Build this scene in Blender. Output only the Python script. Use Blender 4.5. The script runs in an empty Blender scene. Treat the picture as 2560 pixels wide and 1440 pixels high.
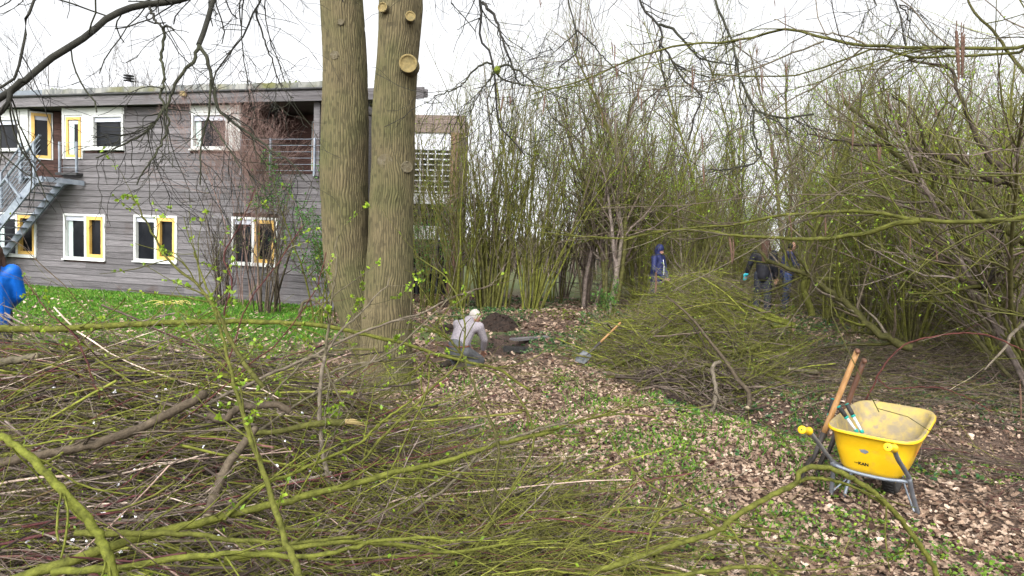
import bpy, math, random
import numpy as np
from math import radians, sin, cos, pi
S = bpy.context.scene
COL = S.collection

# ------------------------------------------------------------------ camera
FPX, EYE = 1707.0, 2.0
PITCH, ROLL = radians(4.09), radians(2.2)
fw = np.array([0, cos(PITCH), -sin(PITCH)])
r0 = np.array([1.0, 0, 0]); u0 = np.cross(r0, fw)
rt = r0*cos(ROLL)+u0*sin(ROLL); up = -r0*sin(ROLL)+u0*cos(ROLL)
EYEP = np.array([0, 0, EYE])
from mathutils import Matrix, Vector
cam = bpy.data.cameras.new('camera'); camo = bpy.data.objects.new('camera', cam); COL.objects.link(camo)
cam.sensor_width = 36; cam.lens = 36*FPX/2560; cam.clip_start = 0.05; cam.clip_end = 800
m = Matrix.Identity(4)
for i in range(3):
    m[i][0] = rt[i]; m[i][1] = up[i]; m[i][2] = -fw[i]; m[i][3] = EYEP[i]
camo.matrix_world = m
S.camera = camo
# ------------------------------------------------------------------ sky and sun (overcast)
w = bpy.data.worlds.new('World'); S.world = w; w.use_nodes = True
nt = w.node_tree; nt.nodes.clear()
sky = nt.nodes.new('ShaderNodeTexSky'); sky.sky_type = 'NISHITA'; sky.sun_disc = False
sky.sun_elevation = radians(48); sky.sun_rotation = radians(200); sky.dust_density = 6; sky.air_density = 1.0; sky.ozone_density = 1
tcw = nt.nodes.new('ShaderNodeTexCoord'); sx = nt.nodes.new('ShaderNodeSeparateXYZ'); cx = nt.nodes.new('ShaderNodeCombineXYZ')
ab = nt.nodes.new('ShaderNodeMath'); ab.operation = 'ABSOLUTE'; ma = nt.nodes.new('ShaderNodeMath'); ma.operation = 'ADD'; ma.inputs[1].default_value = .16   # an even cloud layer: no dark rim at the horizon
nt.links.new(tcw.outputs['Generated'], sx.inputs[0]); nt.links.new(sx.outputs[0], cx.inputs[0]); nt.links.new(sx.outputs[1], cx.inputs[1]); nt.links.new(sx.outputs[2], ab.inputs[0]); nt.links.new(ab.outputs[0], ma.inputs[0]); nt.links.new(ma.outputs[0], cx.inputs[2]); nt.links.new(cx.outputs[0], sky.inputs[0])
hs = nt.nodes.new('ShaderNodeHueSaturation'); hs.inputs['Saturation'].default_value = 0.08
bg = nt.nodes.new('ShaderNodeBackground'); bg.inputs[1].default_value = 0.15
wo = nt.nodes.new('ShaderNodeOutputWorld')
nt.links.new(sky.outputs[0], hs.inputs['Color']); nt.links.new(hs.outputs[0], bg.inputs[0]); nt.links.new(bg.outputs[0], wo.inputs[0])
sl = bpy.data.lights.new('sun', 'SUN'); sl.energy = 0.6; sl.angle = radians(25); sl.color = (1, .97, .92)
so = bpy.data.objects.new('sun', sl); COL.objects.link(so)
so.rotation_euler = (radians(42), 0, radians(200-180+0))
S.view_settings.view_transform = 'Standard'; S.view_settings.look = 'None'; S.view_settings.gamma = 1
S.view_settings.exposure = 1.6
S.cycles.max_bounces = 5; S.cycles.diffuse_bounces = 2; S.cycles.glossy_bounces = 2; S.cycles.transmission_bounces = 2

# ------------------------------------------------------------------ helpers
def ray(x, y): return fw+rt*(x-1280)/FPX-up*(y-720)/FPX
def P(x, y, d): return EYEP+ray(x, y)*d
def G(x, y, z=0.0):
    r = ray(x, y); return EYEP+r*((z-EYE)/r[2])
def sstep(a, b, x):
    t = np.clip((x-a)/(b-a), 0, 1); return t*t*(3-2*t)
def hsh(ix, iy, s=0):
    n = (ix*374761393+iy*668265263+s*1442695041) & 0xffffffff
    n = ((n ^ (n >> 13))*1274126177) & 0xffffffff
    return ((n ^ (n >> 16)) & 0xffff)/65535.0
def vnoise(x, y, s=0, px=None):
    x = np.asarray(x, float); y = np.asarray(y, float)
    ix = np.floor(x).astype(np.int64); iy = np.floor(y).astype(np.int64)
    fx = x-ix; fy = y-iy; fx = fx*fx*(3-2*fx); fy = fy*fy*(3-2*fy)
    jx = ix+1
    if px: ix = ix % px; jx = jx % px
    a = hsh(ix, iy, s); b = hsh(jx, iy, s); c = hsh(ix, iy+1, s); d = hsh(jx, iy+1, s)
    return a+(b-a)*fx+(c-a)*fy+(a-b-c+d)*fx*fy
def unit(v): return v/(np.linalg.norm(v, axis=-1, keepdims=True)+1e-9)

class Geo:
    def __init__(s): s.v = []; s.f = []; s.t = []; s.n = 0
    def add(s, v, f, tint=0.5):
        v = np.asarray(v, float).reshape(-1, 3); f = np.asarray(f, np.int64)
        s.v.append(v); s.f.append(f+s.n); s.n += len(v)
        t = np.full(len(f), tint, float) if np.isscalar(tint) else np.asarray(tint, float)
        s.t.append(t)
    def tube(s, pts, rad, sides=4, tint=0.5, cap=False):
        pts = np.asarray(pts, float)
        if pts.ndim == 2: pts = pts[None]; rad = np.asarray(rad, float)[None]
        N, K, _ = pts.shape
        T = unit(np.gradient(pts, axis=1))
        ref = np.where(np.abs(T[:, :1, 2:3]) > 0.85, np.array([[[1., 0.13, 0]]]), np.array([[[0.07, 0.02, 1.]]]))
        A = unit(np.cross(T, np.broadcast_to(ref, T.shape))); B = np.cross(T, A)
        th = np.arange(sides)*2*pi/sides
        V = pts[:, :, None, :]+rad[:, :, None, None]*(A[:, :, None, :]*np.cos(th)[None, None, :, None]+B[:, :, None, :]*np.sin(th)[None, None, :, None])
        n = np.arange(N)[:, None, None]*K*sides; k = np.arange(K-1)[None, :, None]*sides; j = np.arange(sides)[None, None, :]; j2 = (j+1) % sides
        Fq = np.stack([n+k+j, n+k+j2, n+k+sides+j2, n+k+sides+j], -1).reshape(-1, 4)
        t = tint if np.isscalar(tint) else np.repeat(np.asarray(tint, float), (K-1)*sides)
        base = s.n
        s.add(V.reshape(-1, 3), Fq, t)
        if cap:
            tt = 0.97
            for q in range(N):
                for e in (0, K-1):
                    idx = np.arange(sides)+q*K*sides+e*sides
                    if e == 0: idx = idx[::-1]
                    s.f.append((idx+base)[None]); s.t.append(np.array([tt]))
    def box(s, a, b, tint=0.5, rot=None):
        x0, y0, z0 = a; x1, y1, z1 = b
        v = np.array([[x0, y0, z0], [x1, y0, z0], [x1, y1, z0], [x0, y1, z0], [x0, y0, z1], [x1, y0, z1], [x1, y1, z1], [x0, y1, z1]], float)
        if rot is not None: v = rot(v)
        s.add(v, [[0, 3, 2, 1], [4, 5, 6, 7], [0, 1, 5, 4], [1, 2, 6, 5], [2, 3, 7, 6], [3, 0, 4, 7]], tint)
    def bar(s, p, q, wx, wz, tint=0.5):   # rectangular bar p->q
        p = np.array(p, float); q = np.array(q, float); t = unit(q-p)
        ref = np.array([0, 0, 1.]) if abs(t[2]) < .9 else np.array([0, 1., 0])
        a = unit(np.cross(t, ref)); b = np.cross(a, t)
        c = [p+a*sx*wx/2+b*sz*wz/2 for sx, sz in ((-1, -1), (1, -1), (1, 1), (-1, 1))]
        d = [x+(q-p) for x in c]
        s.add(np.array(c+d), [[0, 1, 2, 3], [7, 6, 5, 4], [0, 4, 5, 1], [1, 5, 6, 2], [2, 6, 7, 3], [3, 7, 4, 0]], tint)
    def leaf(s, Pn, D, size, tint, wid=0.55, fold=0.25, rng=None):
        N = len(Pn); D = unit(D); sz = np.broadcast_to(np.asarray(size, float), (N,))[:, None]
        q = unit(rng.normal(size=(N, 3))); A = unit(np.cross(D, q)); B = np.cross(A, D)
        V = np.stack([Pn, Pn+D*sz*.5+A*sz*wid*.5+B*sz*fold*.4, Pn+D*sz, Pn+D*sz*.5-A*sz*wid*.5+B*sz*fold*.4], 1)
        i = np.arange(N)[:, None]*4
        Fq = np.concatenate([i+np.array([[0, 1, 2]]), i+np.array([[0, 2, 3]])], 0)
        t = tint if np.isscalar(tint) else np.concatenate([tint, tint])
        s.add(V.reshape(-1, 3), Fq, t)
    def sphere(s, c, r, tint=0.5, nu=14, nv=8):
        c = np.array(c, float); r = np.broadcast_to(np.asarray(r, float), (3,))
        v = []; f = []
        for i in range(nv+1):
            ph = pi*i/nv
            for j in range(nu):
                th = 2*pi*j/nu; v.append(c+r*np.array([sin(ph)*cos(th), sin(ph)*sin(th), cos(ph)]))
        for i in range(nv):
            for j in range(nu):
                f.append([i*nu+j, (i+1)*nu+j, (i+1)*nu+(j+1) % nu, i*nu+(j+1) % nu])
        s.add(np.array(v), f, tint)
    def capsule(s, p, q, ra, rb, n=12):
        p = np.array(p, float); q = np.array(q, float); L = np.linalg.norm(q-p)
        t = (q-p)/(L+1e-9) if L > 1e-6 else np.array([0, 0, 1.])
        pts = []; rr = []
        for k in range(5): a = -pi/2+pi/2*k/4; pts.append(p+t*ra*sin(a)); rr.append(max(ra*cos(a), 1e-4))
        for k in range(5): a = pi/2*k/4; pts.append(q+t*rb*sin(a)); rr.append(max(rb*cos(a), 1e-4))
        base = s.n; s.tube(np.array(pts), np.array(rr), n)
        for e in (0, 9):
            idx = np.arange(n)+e*n
            if e == 0: idx = idx[::-1]
            s.f.append((idx+base)[None]); s.t.append(np.array([.5]))
    def build(s, name, mat, parent=None, smooth=True, loc=None):
        me = bpy.data.meshes.new(name)
        V = np.concatenate(s.v); me.vertices.add(len(V)); me.vertices.foreach_set('co', V.ravel())
        wd = np.concatenate([np.full(len(f), f.shape[1]) for f in s.f]); lv = np.concatenate([f.ravel() for f in s.f])
        me.loops.add(len(lv)); me.loops.foreach_set('vertex_index', lv.astype(np.int32))
        me.polygons.add(len(wd)); ls = np.concatenate([[0], np.cumsum(wd)[:-1]])
        me.polygons.foreach_set('loop_start', ls.astype(np.int32))
        me.polygons.foreach_set('use_smooth', np.full(len(wd), smooth))
        at = me.attributes.new('tint', 'FLOAT', 'FACE'); at.data.foreach_set('value', np.concatenate(s.t).astype(np.float32))
        me.update(calc_edges=True); me.validate()
        if mat: me.materials.append(mat)
        o = bpy.data.objects.new(name, me); COL.objects.link(o)
        if parent: o.parent = parent
        if loc is not None: o.location = loc
        return o

def tag(o, label=None, cat=None, group=None, kind=None):
    if label: o['label'] = label
    if cat: o['category'] = cat
    if group: o['group'] = group
    if kind: o['kind'] = kind
    return o
def empty(name, loc=(0, 0, 0), rz=0, label=None, cat=None, group=None):
    o = bpy.data.objects.new(name, None); COL.objects.link(o); o.location = loc; o.rotation_euler = (0, 0, rz); o.empty_display_size = .2
    return tag(o, label, cat, group)

# ------------------------------------------------------------------ materials
def mat(name, c1, c2=None, scale=4.0, rough=0.8, bump=0.0, bscale=None, stretch=None, tintv=0.0, metal=0.0, ramp=None, spec=0.3, c3=None, s3=1.0, t3=(.5, .62), sss=0, trans=0):
    m = bpy.data.materials.new(name); m.use_nodes = True; t = m.node_tree; N = t.nodes; L = t.links
    b = N['Principled BSDF']; b.inputs['Roughness'].default_value = rough; b.inputs['Metallic'].default_value = metal
    b.inputs['Specular IOR Level'].default_value = spec
    tc = N.new('ShaderNodeTexCoord'); src = tc.outputs['Object']
    if stretch:
        mp = N.new('ShaderNodeMapping'); mp.inputs['Scale'].default_value = stretch; L.new(src, mp.inputs[0]); src = mp.outputs[0]
    nz = N.new('ShaderNodeTexNoise'); nz.inputs['Scale'].default_value = scale; nz.inputs['Detail'].default_value = 6; nz.inputs['Roughness'].default_value = .65; L.new(src, nz.inputs['Vector'])
    def mix(a, bb, f, mode='MIX'):
        x = N.new('ShaderNodeMix'); x.data_type = 'RGBA'; x.blend_type = mode
        for s_, v in ((x.inputs[6], a), (x.inputs[7], bb), (x.inputs[0], f)):
            if hasattr(v, 'is_output'): L.new(v, s_)
            elif isinstance(v, (int, float)): s_.default_value = v
            else: s_.default_value = (*v, 1)
        return x.outputs[2]
    att = N.new('ShaderNodeAttribute'); att.attribute_name = 'tint'
    if ramp:
        cr = N.new('ShaderNodeValToRGB'); e = cr.color_ramp.elements
        while len(e) > 1: e.remove(e[0])
        e[0].position = ramp[0][0]; e[0].color = (*ramp[0][1], 1)
        for p_, c_ in ramp[1:]: q = e.new(p_); q.color = (*c_, 1)
        L.new(att.outputs['Fac'], cr.inputs[0]); col = cr.outputs[0]
        mr = N.new('ShaderNodeMapRange'); mr.inputs[1].default_value = .3; mr.inputs[2].default_value = .7; mr.inputs[3].default_value = .42; mr.inputs[4].default_value = 1.5
        L.new(nz.outputs['Fac'], mr.inputs[0]); col = mix(col, mr.outputs[0], 1.0, 'MULTIPLY')
    else:
        mr = N.new('ShaderNodeMapRange'); mr.inputs[1].default_value = .38; mr.inputs[2].default_value = .62; L.new(nz.outputs['Fac'], mr.inputs[0])
        col = mix(c1, c2 or c1, mr.outputs[0])
    if c3:
        n3 = N.new('ShaderNodeTexNoise'); n3.inputs['Scale'].default_value = s3; n3.inputs['Detail'].default_value = 4; L.new(tc.outputs['Object'], n3.inputs['Vector'])
        m3 = N.new('ShaderNodeMapRange'); m3.inputs[1].default_value = t3[0]; m3.inputs[2].default_value = t3[1]; L.new(n3.outputs['Fac'], m3.inputs[0])
        col = mix(col, c3, m3.outputs[0])
    if tintv:
        m4 = N.new('ShaderNodeMapRange'); m4.inputs[3].default_value = 1-tintv; m4.inputs[4].default_value = 1+tintv; L.new(att.outputs['Fac'], m4.inputs[0])
        col = mix(col, m4.outputs[0], 1.0, 'MULTIPLY')
    L.new(col, b.inputs['Base Color'])
    if bump:
        bn = N.new('ShaderNodeBump'); bn.inputs['Strength'].default_value = bump; bn.inputs['Distance'].default_value = .02
        n2 = N.new('ShaderNodeTexNoise'); n2.inputs['Scale'].default_value = bscale or scale*2; n2.inputs['Detail'].default_value = 5; L.new(src, n2.inputs['Vector'])
        L.new(n2.outputs['Fac'], bn.inputs['Height']); L.new(bn.outputs[0], b.inputs['Normal'])
    if trans:
        b.inputs['Transmission Weight'].default_value = 0
        tr = N.new('ShaderNodeBsdfTranslucent'); L.new(col, tr.inputs[0]); ms = N.new('ShaderNodeMixShader'); ms.inputs[0].default_value = trans
        L.new(b.outputs[0], ms.inputs[1]); L.new(tr.outputs[0], ms.inputs[2]); L.new(ms.outputs[0], N['Material Output'].inputs[0])
    return m
M = {}
TW = [(0, (.010, .008, .006)), (.2, (.034, .026, .018)), (.35, (.080, .062, .042)), (.42, (.12, .10, .075)), (.5, (.046, .044, .013)), (.68, (.076, .080, .014)), (.8, (.112, .125, .018)), (.88, (.050, .020, .019)), (.93, (.070, .021, .018)), (.97, (.30, .25, .17)), (1, (.36, .30, .21))]
M['twig'] = mat('twig_bark', None, ramp=TW, scale=22, rough=.8, spec=.15, bump=.35, bscale=70)
T2 = [(p_, (c_[0]*1.5+.002, c_[1]*1.45+.003, c_[2]*1.7+.002)) for p_, c_ in TW]  # lighter, greener twig ramp: the thicket's haze is put into the colour
M['twig2'] = mat('hazed_twig_bark', None, ramp=T2, scale=12, rough=.85, spec=.1)
DK = [(0, (.012, .012, .012)), (.3, (.035, .032, .025)), (.6, (.06, .065, .03)), (.85, (.13, .14, .04)), (1, (.45, .36, .2))]
DK = [(p_, tuple(v*.42 for v in c_)) for p_, c_ in DK]
M['limb'] = mat('limb_bark', None, ramp=DK, scale=7, rough=.85, bump=.3)
M['catkin'] = mat('catkin', (.060, .034, .024), (.115, .068, .045), 60, .9, .5, tintv=.3)
M['leafy'] = mat('young_leaf', None, ramp=[(0, (.07, .15, .012)), (.5, (.15, .25, .018)), (1, (.25, .34, .025))], scale=5, rough=.5, trans=.35)
M['leafg'] = mat('green_leaf', None, ramp=[(0, (.02, .07, .012)), (.5, (.045, .14, .02)), (1, (.09, .22, .03))], scale=5, rough=.5, trans=.3)
M['ivy'] = mat('ivy_leaf', None, ramp=[(0, (.012, .04, .012)), (.5, (.03, .09, .025)), (1, (.10, .16, .05))], scale=5, rough=.4, trans=.15)
M['litter'] = mat('dead_leaf', None, ramp=[(0, (.03, .014, .009)), (.25, (.10, .052, .035)), (.5, (.205, .142, .098)), (.8, (.34, .245, .178)), (1, (.47, .365, .285))], scale=20, rough=.75, trans=.1)
M['grass'] = mat('grass_blade', None, ramp=[(0, (.045, .12, .012)), (.5, (.085, .225, .016)), (.9, (.16, .28, .035)), (1, (.28, .24, .10))], scale=5, rough=.6, trans=.3)
M['cover'] = mat('ground_cover_leaf', None, ramp=[(0, (.03, .09, .02)), (.4, (.085, .17, .018)), (1, (.19, .28, .03))], scale=8, rough=.5, trans=.3)
M['white_fl'] = mat('white_petal', (.8, .8, .84), rough=.7)
M['soil'] = mat('soil', (.012, .008, .006), (.034, .021, .015), 14, .95, 1.0, 30)
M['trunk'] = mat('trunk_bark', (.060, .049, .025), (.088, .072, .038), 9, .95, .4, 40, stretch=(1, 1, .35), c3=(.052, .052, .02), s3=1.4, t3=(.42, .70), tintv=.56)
M['cutwood'] = mat('cut_wood', (.22, .165, .065), (.14, .11, .045), 18, .8, .3)
M['cutring'] = mat('cut_bark_ring', (.22, .16, .06), (.32, .24, .09), 20, .9, .6)
M['scar'] = mat('bark_scar', (.12, .105, .07), (.085, .07, .04), 25, .95, .6)
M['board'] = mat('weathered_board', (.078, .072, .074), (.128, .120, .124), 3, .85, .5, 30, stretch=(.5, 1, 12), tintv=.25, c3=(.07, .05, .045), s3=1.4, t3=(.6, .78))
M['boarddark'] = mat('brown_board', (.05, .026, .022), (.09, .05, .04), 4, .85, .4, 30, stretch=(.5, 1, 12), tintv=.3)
M['white'] = mat('white_paint', (.46, .47, .45), (.54, .55, .53), 3, .5)
M['yellow'] = mat('ochre_painted_wood', (.48, .29, .07), (.55, .36, .11), 5, .5, tintv=.1)
M['orange'] = mat('orange_frame_wood', (.32, .14, .04), (.42, .2, .06), 5, .5)
M['glass'] = mat('dark_glass', (.006, .007, .009), (.014, .015, .018), 1.2, .08, spec=.12)
M['curtain'] = mat('pale_curtain', (.30, .36, .35), (.42, .48, .46), 2, .6, stretch=(14, 1, .4))
M['blind'] = mat('grey_blind', (.36, .37, .42), (.42, .43, .48), 2, .6)
M['galv'] = mat('galvanised_steel', (.16, .185, .22), (.25, .28, .32), 6, .45, metal=.4)
M['gutter'] = mat('gutter', (.02, .02, .022), (.04, .04, .04), 6, .5)
M['roofm'] = mat('mossy_roof_edge', (.055, .06, .06), (.18, .18, .165), 6, .9, .6, 30, stretch=(1, 1, .2), c3=(.085, .085, .03), s3=1.3, t3=(.48, .66))
M['roofblue'] = mat('roof_edge_clean', (.10, .115, .13), (.13, .15, .17), 4, .6)
M['moss'] = mat('moss', (.06, .085, .01), (.13, .16, .015), 30, 1, 1, 60)
M['annexb'] = mat('annex_fascia', (.10, .075, .065), (.17, .13, .11), 4, .8, stretch=(.5, 1, 6))
M['post'] = mat('oiled_post', (.12, .07, .045), (.18, .11, .075), 5, .8, stretch=(4, 4, .5))
M['panelw'] = mat('white_render', (.55, .56, .6), (.65, .66, .7), 2, .7)
M['black'] = mat('black_rubber', (.012, .012, .012), (.03, .028, .025), 20, .7)

def ground_mat():
    m = bpy.data.materials.new('forest_floor'); m.use_nodes = True; t = m.node_tree; N = t.nodes; L = t.links; b = N['Principled BSDF']; b.inputs['Roughness'].default_value = .95
    tc = N.new('ShaderNodeTexCoord')
    def noise(sc, det=5):
        n = N.new('ShaderNodeTexNoise'); n.inputs['Scale'].default_value = sc; n.inputs['Detail'].default_value = det; L.new(tc.outputs['Object'], n.inputs['Vector']); return n.outputs['Fac']
    def rmp(src, els):
        c = N.new('ShaderNodeValToRGB'); e = c.color_ramp.elements; e[0].position, e[0].color = els[0][0], (*els[0][1], 1); e[1].position, e[1].color = els[1][0], (*els[1][1], 1)
        for p_, c_ in els[2:]: q = e.new(p_); q.color = (*c_, 1)
        L.new(src, c.inputs[0]); return c.outputs[0]
    leaf = rmp(noise(45, 3), [(.3, (.015, .009, .006)), (.45, (.05, .028, .018)), (.6, (.12, .075, .05)), (.72, (.2, .13, .09))])
    grass = rmp(noise(30), [(.3, (.03, .08, .01)), (.5, (.055, .13, .012)), (.7, (.10, .17, .03))])
    soil = rmp(noise(12), [(.3, (.018, .011, .008)), (.7, (.055, .034, .024))])
    vc = N.new('ShaderNodeAttribute'); vc.attribute_name = 'zone'
    sp = N.new('ShaderNodeSeparateColor'); L.new(vc.outputs['Color'], sp.inputs[0])
    def mix(a, c, f):
        x = N.new('ShaderNodeMix'); x.data_type = 'RGBA'; L.new(a, x.inputs[6]); L.new(c, x.inputs[7]); L.new(f, x.inputs[0]); return x.outputs[2]
    c = mix(leaf, grass, sp.outputs[0]); c = mix(c, soil, sp.outputs[1]); L.new(c, b.inputs['Base Color'])
    bn = N.new('ShaderNodeBump'); bn.inputs['Strength'].default_value = .8; bn.inputs['Distance'].default_value = .03; L.new(noise(40), bn.inputs['Height']); L.new(bn.outputs[0], b.inputs['Normal'])
    return m

# ------------------------------------------------------------------ terrain
PIT = G(1262, 868, .05)[:2]; HEAP = G(1245, 822, .15)[:2]; MOUND = G(1400, 792, .3)[:2]
def seg_d(x, y, pts):
    d = np.full(np.shape(x), 1e9)
    for (a, b), (c, e) in zip(pts[:-1], pts[1:]):
        t = np.clip(((x-a)*(c-a)+(y-b)*(e-b))/((c-a)**2+(e-b)**2), 0, 1)
        d = np.minimum(d, np.hypot(x-a-t*(c-a), y-b-t*(e-b)))
    return d
DITCH = [(2.9, 9.0), (3.7, 7.9), (5.0, 7.2), (8.0, 7.0), (14, 6.5)]
def lawn_w(x, y):
    n = (vnoise(x*.8, y*.8, 5)-.5)*1.6
    return sstep(8.6, 9.8, y+n)*sstep(-2.6, -3.8, x+n*.6+.12*(y-9))
def terr(x, y):
    x = np.asarray(x, float); y = np.asarray(y, float)
    z = .24*sstep(9, 16, y)+.04*(vnoise(x*.7, y*.7, 1)-.5)+.05*(vnoise(x*2.3, y*2.3, 2)-.5)*(1-lawn_w(x, y))
    z = z*(1-.9*np.exp(-(((x-3.1)/.8)**2+((y-5.5)/.8)**2)))+.25*sstep(3.2, 6, x)*sstep(7.6, 10.5, y)
    z = z-.42*np.exp(-(seg_d(x, y, DITCH)/.62)**2)
    z = z-.45*np.exp(-(((x-PIT[0]+.02)/.42)**2+((y-PIT[1])/.6)**2)**2)
    z = z+.22*np.exp(-(((x-MOUND[0])/.9)**2+((y-MOUND[1])/.8)**2))
    return z
def soil_w(x, y):
    return np.clip(1.4*np.exp(-(((x-PIT[0])/.55)**2+((y-PIT[1]-.05)/.85)**2)**2)+.75*np.exp(-(seg_d(x, y, DITCH)/.7)**2)+.6*sstep(4.2, 6, x)*sstep(7.5, 9, y)*(vnoise(x*1.5, y*1.5, 8) > .45), 0, 1)
def gaxis(a, b, c, d, st, far):
    v = list(np.arange(b, c, st)); k = st; x = b; lo = []
    while x > a: k *= 1.25; x -= k; lo.append(x)
    k = st; x = v[-1]; hi = []
    while x < d: k *= 1.25; x += k; hi.append(x)
    return np.array(lo[::-1]+v+hi)
gx = gaxis(-400, -11, 12, 400, .09, 0); gy = gaxis(-400, 1.5, 22, 500, .09, 0)
X, Y = np.meshgrid(gx, gy); Z = terr(X, Y)
g = Geo(); nx = len(gx); ny = len(gy)
i = np.arange(ny-1)[:, None]*nx+np.arange(nx-1)[None]
g.add(np.stack([X, Y, Z], -1), np.stack([i, i+1, i+nx+1, i+nx], -1).reshape(-1, 4))
go = tag(g.build('ground', ground_mat()), kind='structure')
lw = lawn_w(X, Y); farg = sstep(19, 26, Y)*.4; soil_shade = np.maximum(soil_w(X, Y), sstep(-.5, -1.3, X+.15*(Y-5))*sstep(7.9, 7.2, Y)*sstep(1.8, 2.4, Y))  # real soil, plus the left heap's inner shade painted as dark ground
ca = go.data.color_attributes.new('zone', 'FLOAT_COLOR', 'POINT')
ca.data.foreach_set('color', np.stack([np.maximum(np.maximum(lw, farg), .5*(vnoise(X*1.2, Y*1.2, 3) > .55)*sstep(9, 13, Y)), soil_shade, 0*lw, 0*lw+1], -1).astype(np.float32).ravel())
tag(go, 'leaf strewn ground of the copse with grass, bare soil patches and shade painted under the heap')

# ------------------------------------------------------------------ growth
def grow(rng, P0, D0, L0, R0, K, wob=.15, upb=0.0, taper=.35, out=None):
    N = len(P0); p = np.array(P0, float); d = unit(np.array(D0, float)); pts = [p.copy()]
    st = (np.asarray(L0)/(K-1))[:, None]
    bend = rng.normal(size=(N, 3))*wob*.6
    for k in range(K-1):
        d = unit(d+rng.normal(size=(N, 3))*wob+bend*(.5)+np.array([0, 0, upb])*(1 if np.isscalar(upb) else 1))
        p = p+d*st; pts.append(p.copy())
    rad = np.asarray(R0)[:, None]*np.linspace(1, taper, K)[None]
    return np.stack(pts, 1), rad
def kids(rng, pts, rad, n, t0=.2, t1=1.0, ang=(30, 60), lenr=(.3, .6), L=None, rr=.6):
    N, K, _ = pts.shape; Ls = np.linalg.norm(np.diff(pts, axis=1), axis=2).sum(1)

    i = rng.choice(N, n, p=Ls/Ls.sum()); t = rng.uniform(t0, t1, n)*(K-1-1e-6); k = t.astype(int); f = (t-k)[:, None]
    p = pts[i, k]*(1-f)+pts[i, k+1]*f; T = unit(pts[i, k+1]-pts[i, k]); r = rad[i, k]*rr
    a = np.radians(rng.uniform(*ang, n))[:, None]; q = unit(np.cross(T, rng.normal(size=(n, 3))))
    d = T*np.cos(a)+q*np.sin(a)
    ln = Ls[i]*rng.uniform(*lenr, n)*(1-.45*t/(K-1)) if L is None else rng.uniform(*L, n)
    return p, d, ln, r
def ends(pts): return pts[:, -1], unit(pts[:, -1]-pts[:, -2])

def shrub_geo(rng, t0k=.2, n=14, H=5.5, spread=.25, r=.022, k2=90, k3=600, k4=0, leaf=0, lsz=.03, tint=(.45, .75), t2=(.3, .6), lean=(0, 0), up2=.12, wob=.06, base=.25, leaft=(.3, 1), leafz=(0, 1), droop=0):
    th = rng.uniform(0, 2*pi, n); rr = rng.uniform(0, base, n)
    P0 = np.stack([rr*np.cos(th), rr*np.sin(th), np.full(n, -.05)], 1)
    sp = spread*rng.uniform(.1, 1.3, n)
    D0 = np.stack([np.cos(th)*sp+lean[0], np.sin(th)*sp+lean[1], np.ones(n)], 1)
    L0 = H*rng.uniform(.55, 1.1, n)*np.linalg.norm(D0, axis=1)**.5
    p1, r1 = grow(rng, P0, D0, L0, r*rng.uniform(.5, 1.3, n), 10, wob, .02-droop, .2)
    gs = Geo(); gs.tube(p1, r1, 6, rng.uniform(*tint, n))
    gt = Geo()
    a = kids(rng, p1, r1, k2, t0k, 1, (18, 50), (.22, .5)); p2, r2 = grow(rng, *a, 6, .14, up2, .3)
    gt.tube(p2, np.maximum(r2, .0028), 4, rng.uniform(tint[0]-.1, tint[1]-.05, k2))
    a = kids(rng, np.concatenate([p2]), r2, k3, .1, 1, (20, 65), (.3, .7)); p3, r3 = grow(rng, *a, 5, .18, up2, .4)
    gt.tube(p3, np.clip(r3, .0018, .005), 3, rng.uniform(*t2, k3))
    P = p3
    if k4:
        a = kids(rng, p3, r3, k4, .1, 1, (25, 70), (.35, .8)); p4, r4 = grow(rng, *a, 4, .2, up2*.5, .5)
        gt.tube(p4, np.full(r4.shape, .0017), 3, rng.uniform(*t2, k4)); P = p4
    gl = None
    if leaf:
        gl = Geo(); N, K, _ = P.shape; i = rng.integers(0, N, leaf*3); k = rng.integers(1, K, leaf*3); pp = P[i, k]
        z = pp[:, 2]/H; ok = (z > leafz[0]) & (z < leafz[1]); pp = pp[ok][:leaf]
        pp = pp+rng.normal(size=pp.shape)*.02
        gl.leaf(pp, rng.normal(size=pp.shape)+np.array([0, 0, .4]), lsz*rng.uniform(.6, 1.3, len(pp)), rng.uniform(*leaft, len(pp)), rng=rng)
    return gs, gt, gl
def shrub(name, loc, label, cat='shrub', group=None, seed=0, leafmat='leafy', bark='twig', rz=0, sc=1, **kw):
    rng = np.random.default_rng(seed); gs, gt, gl = shrub_geo(rng, **kw)
    o = empty(name, loc, rz, label, cat, group); o.scale = (sc, sc, sc)
    gs.build('stems', M[bark], o); gt.build('twigs', M[bark], o)
    if gl: gl.build('leaves', M[leafmat], o)
    return o
def copy_tree(o, parent=None):
    c = o.copy(); COL.objects.link(c); c.parent = parent
    for ch in list(o.children): copy_tree(ch, c)
    return c
def at_ground(px, d, dz=0):
    q = P(px, 700, d); return (q[0], q[1], float(terr(q[0], q[1]))+dz)

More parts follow.
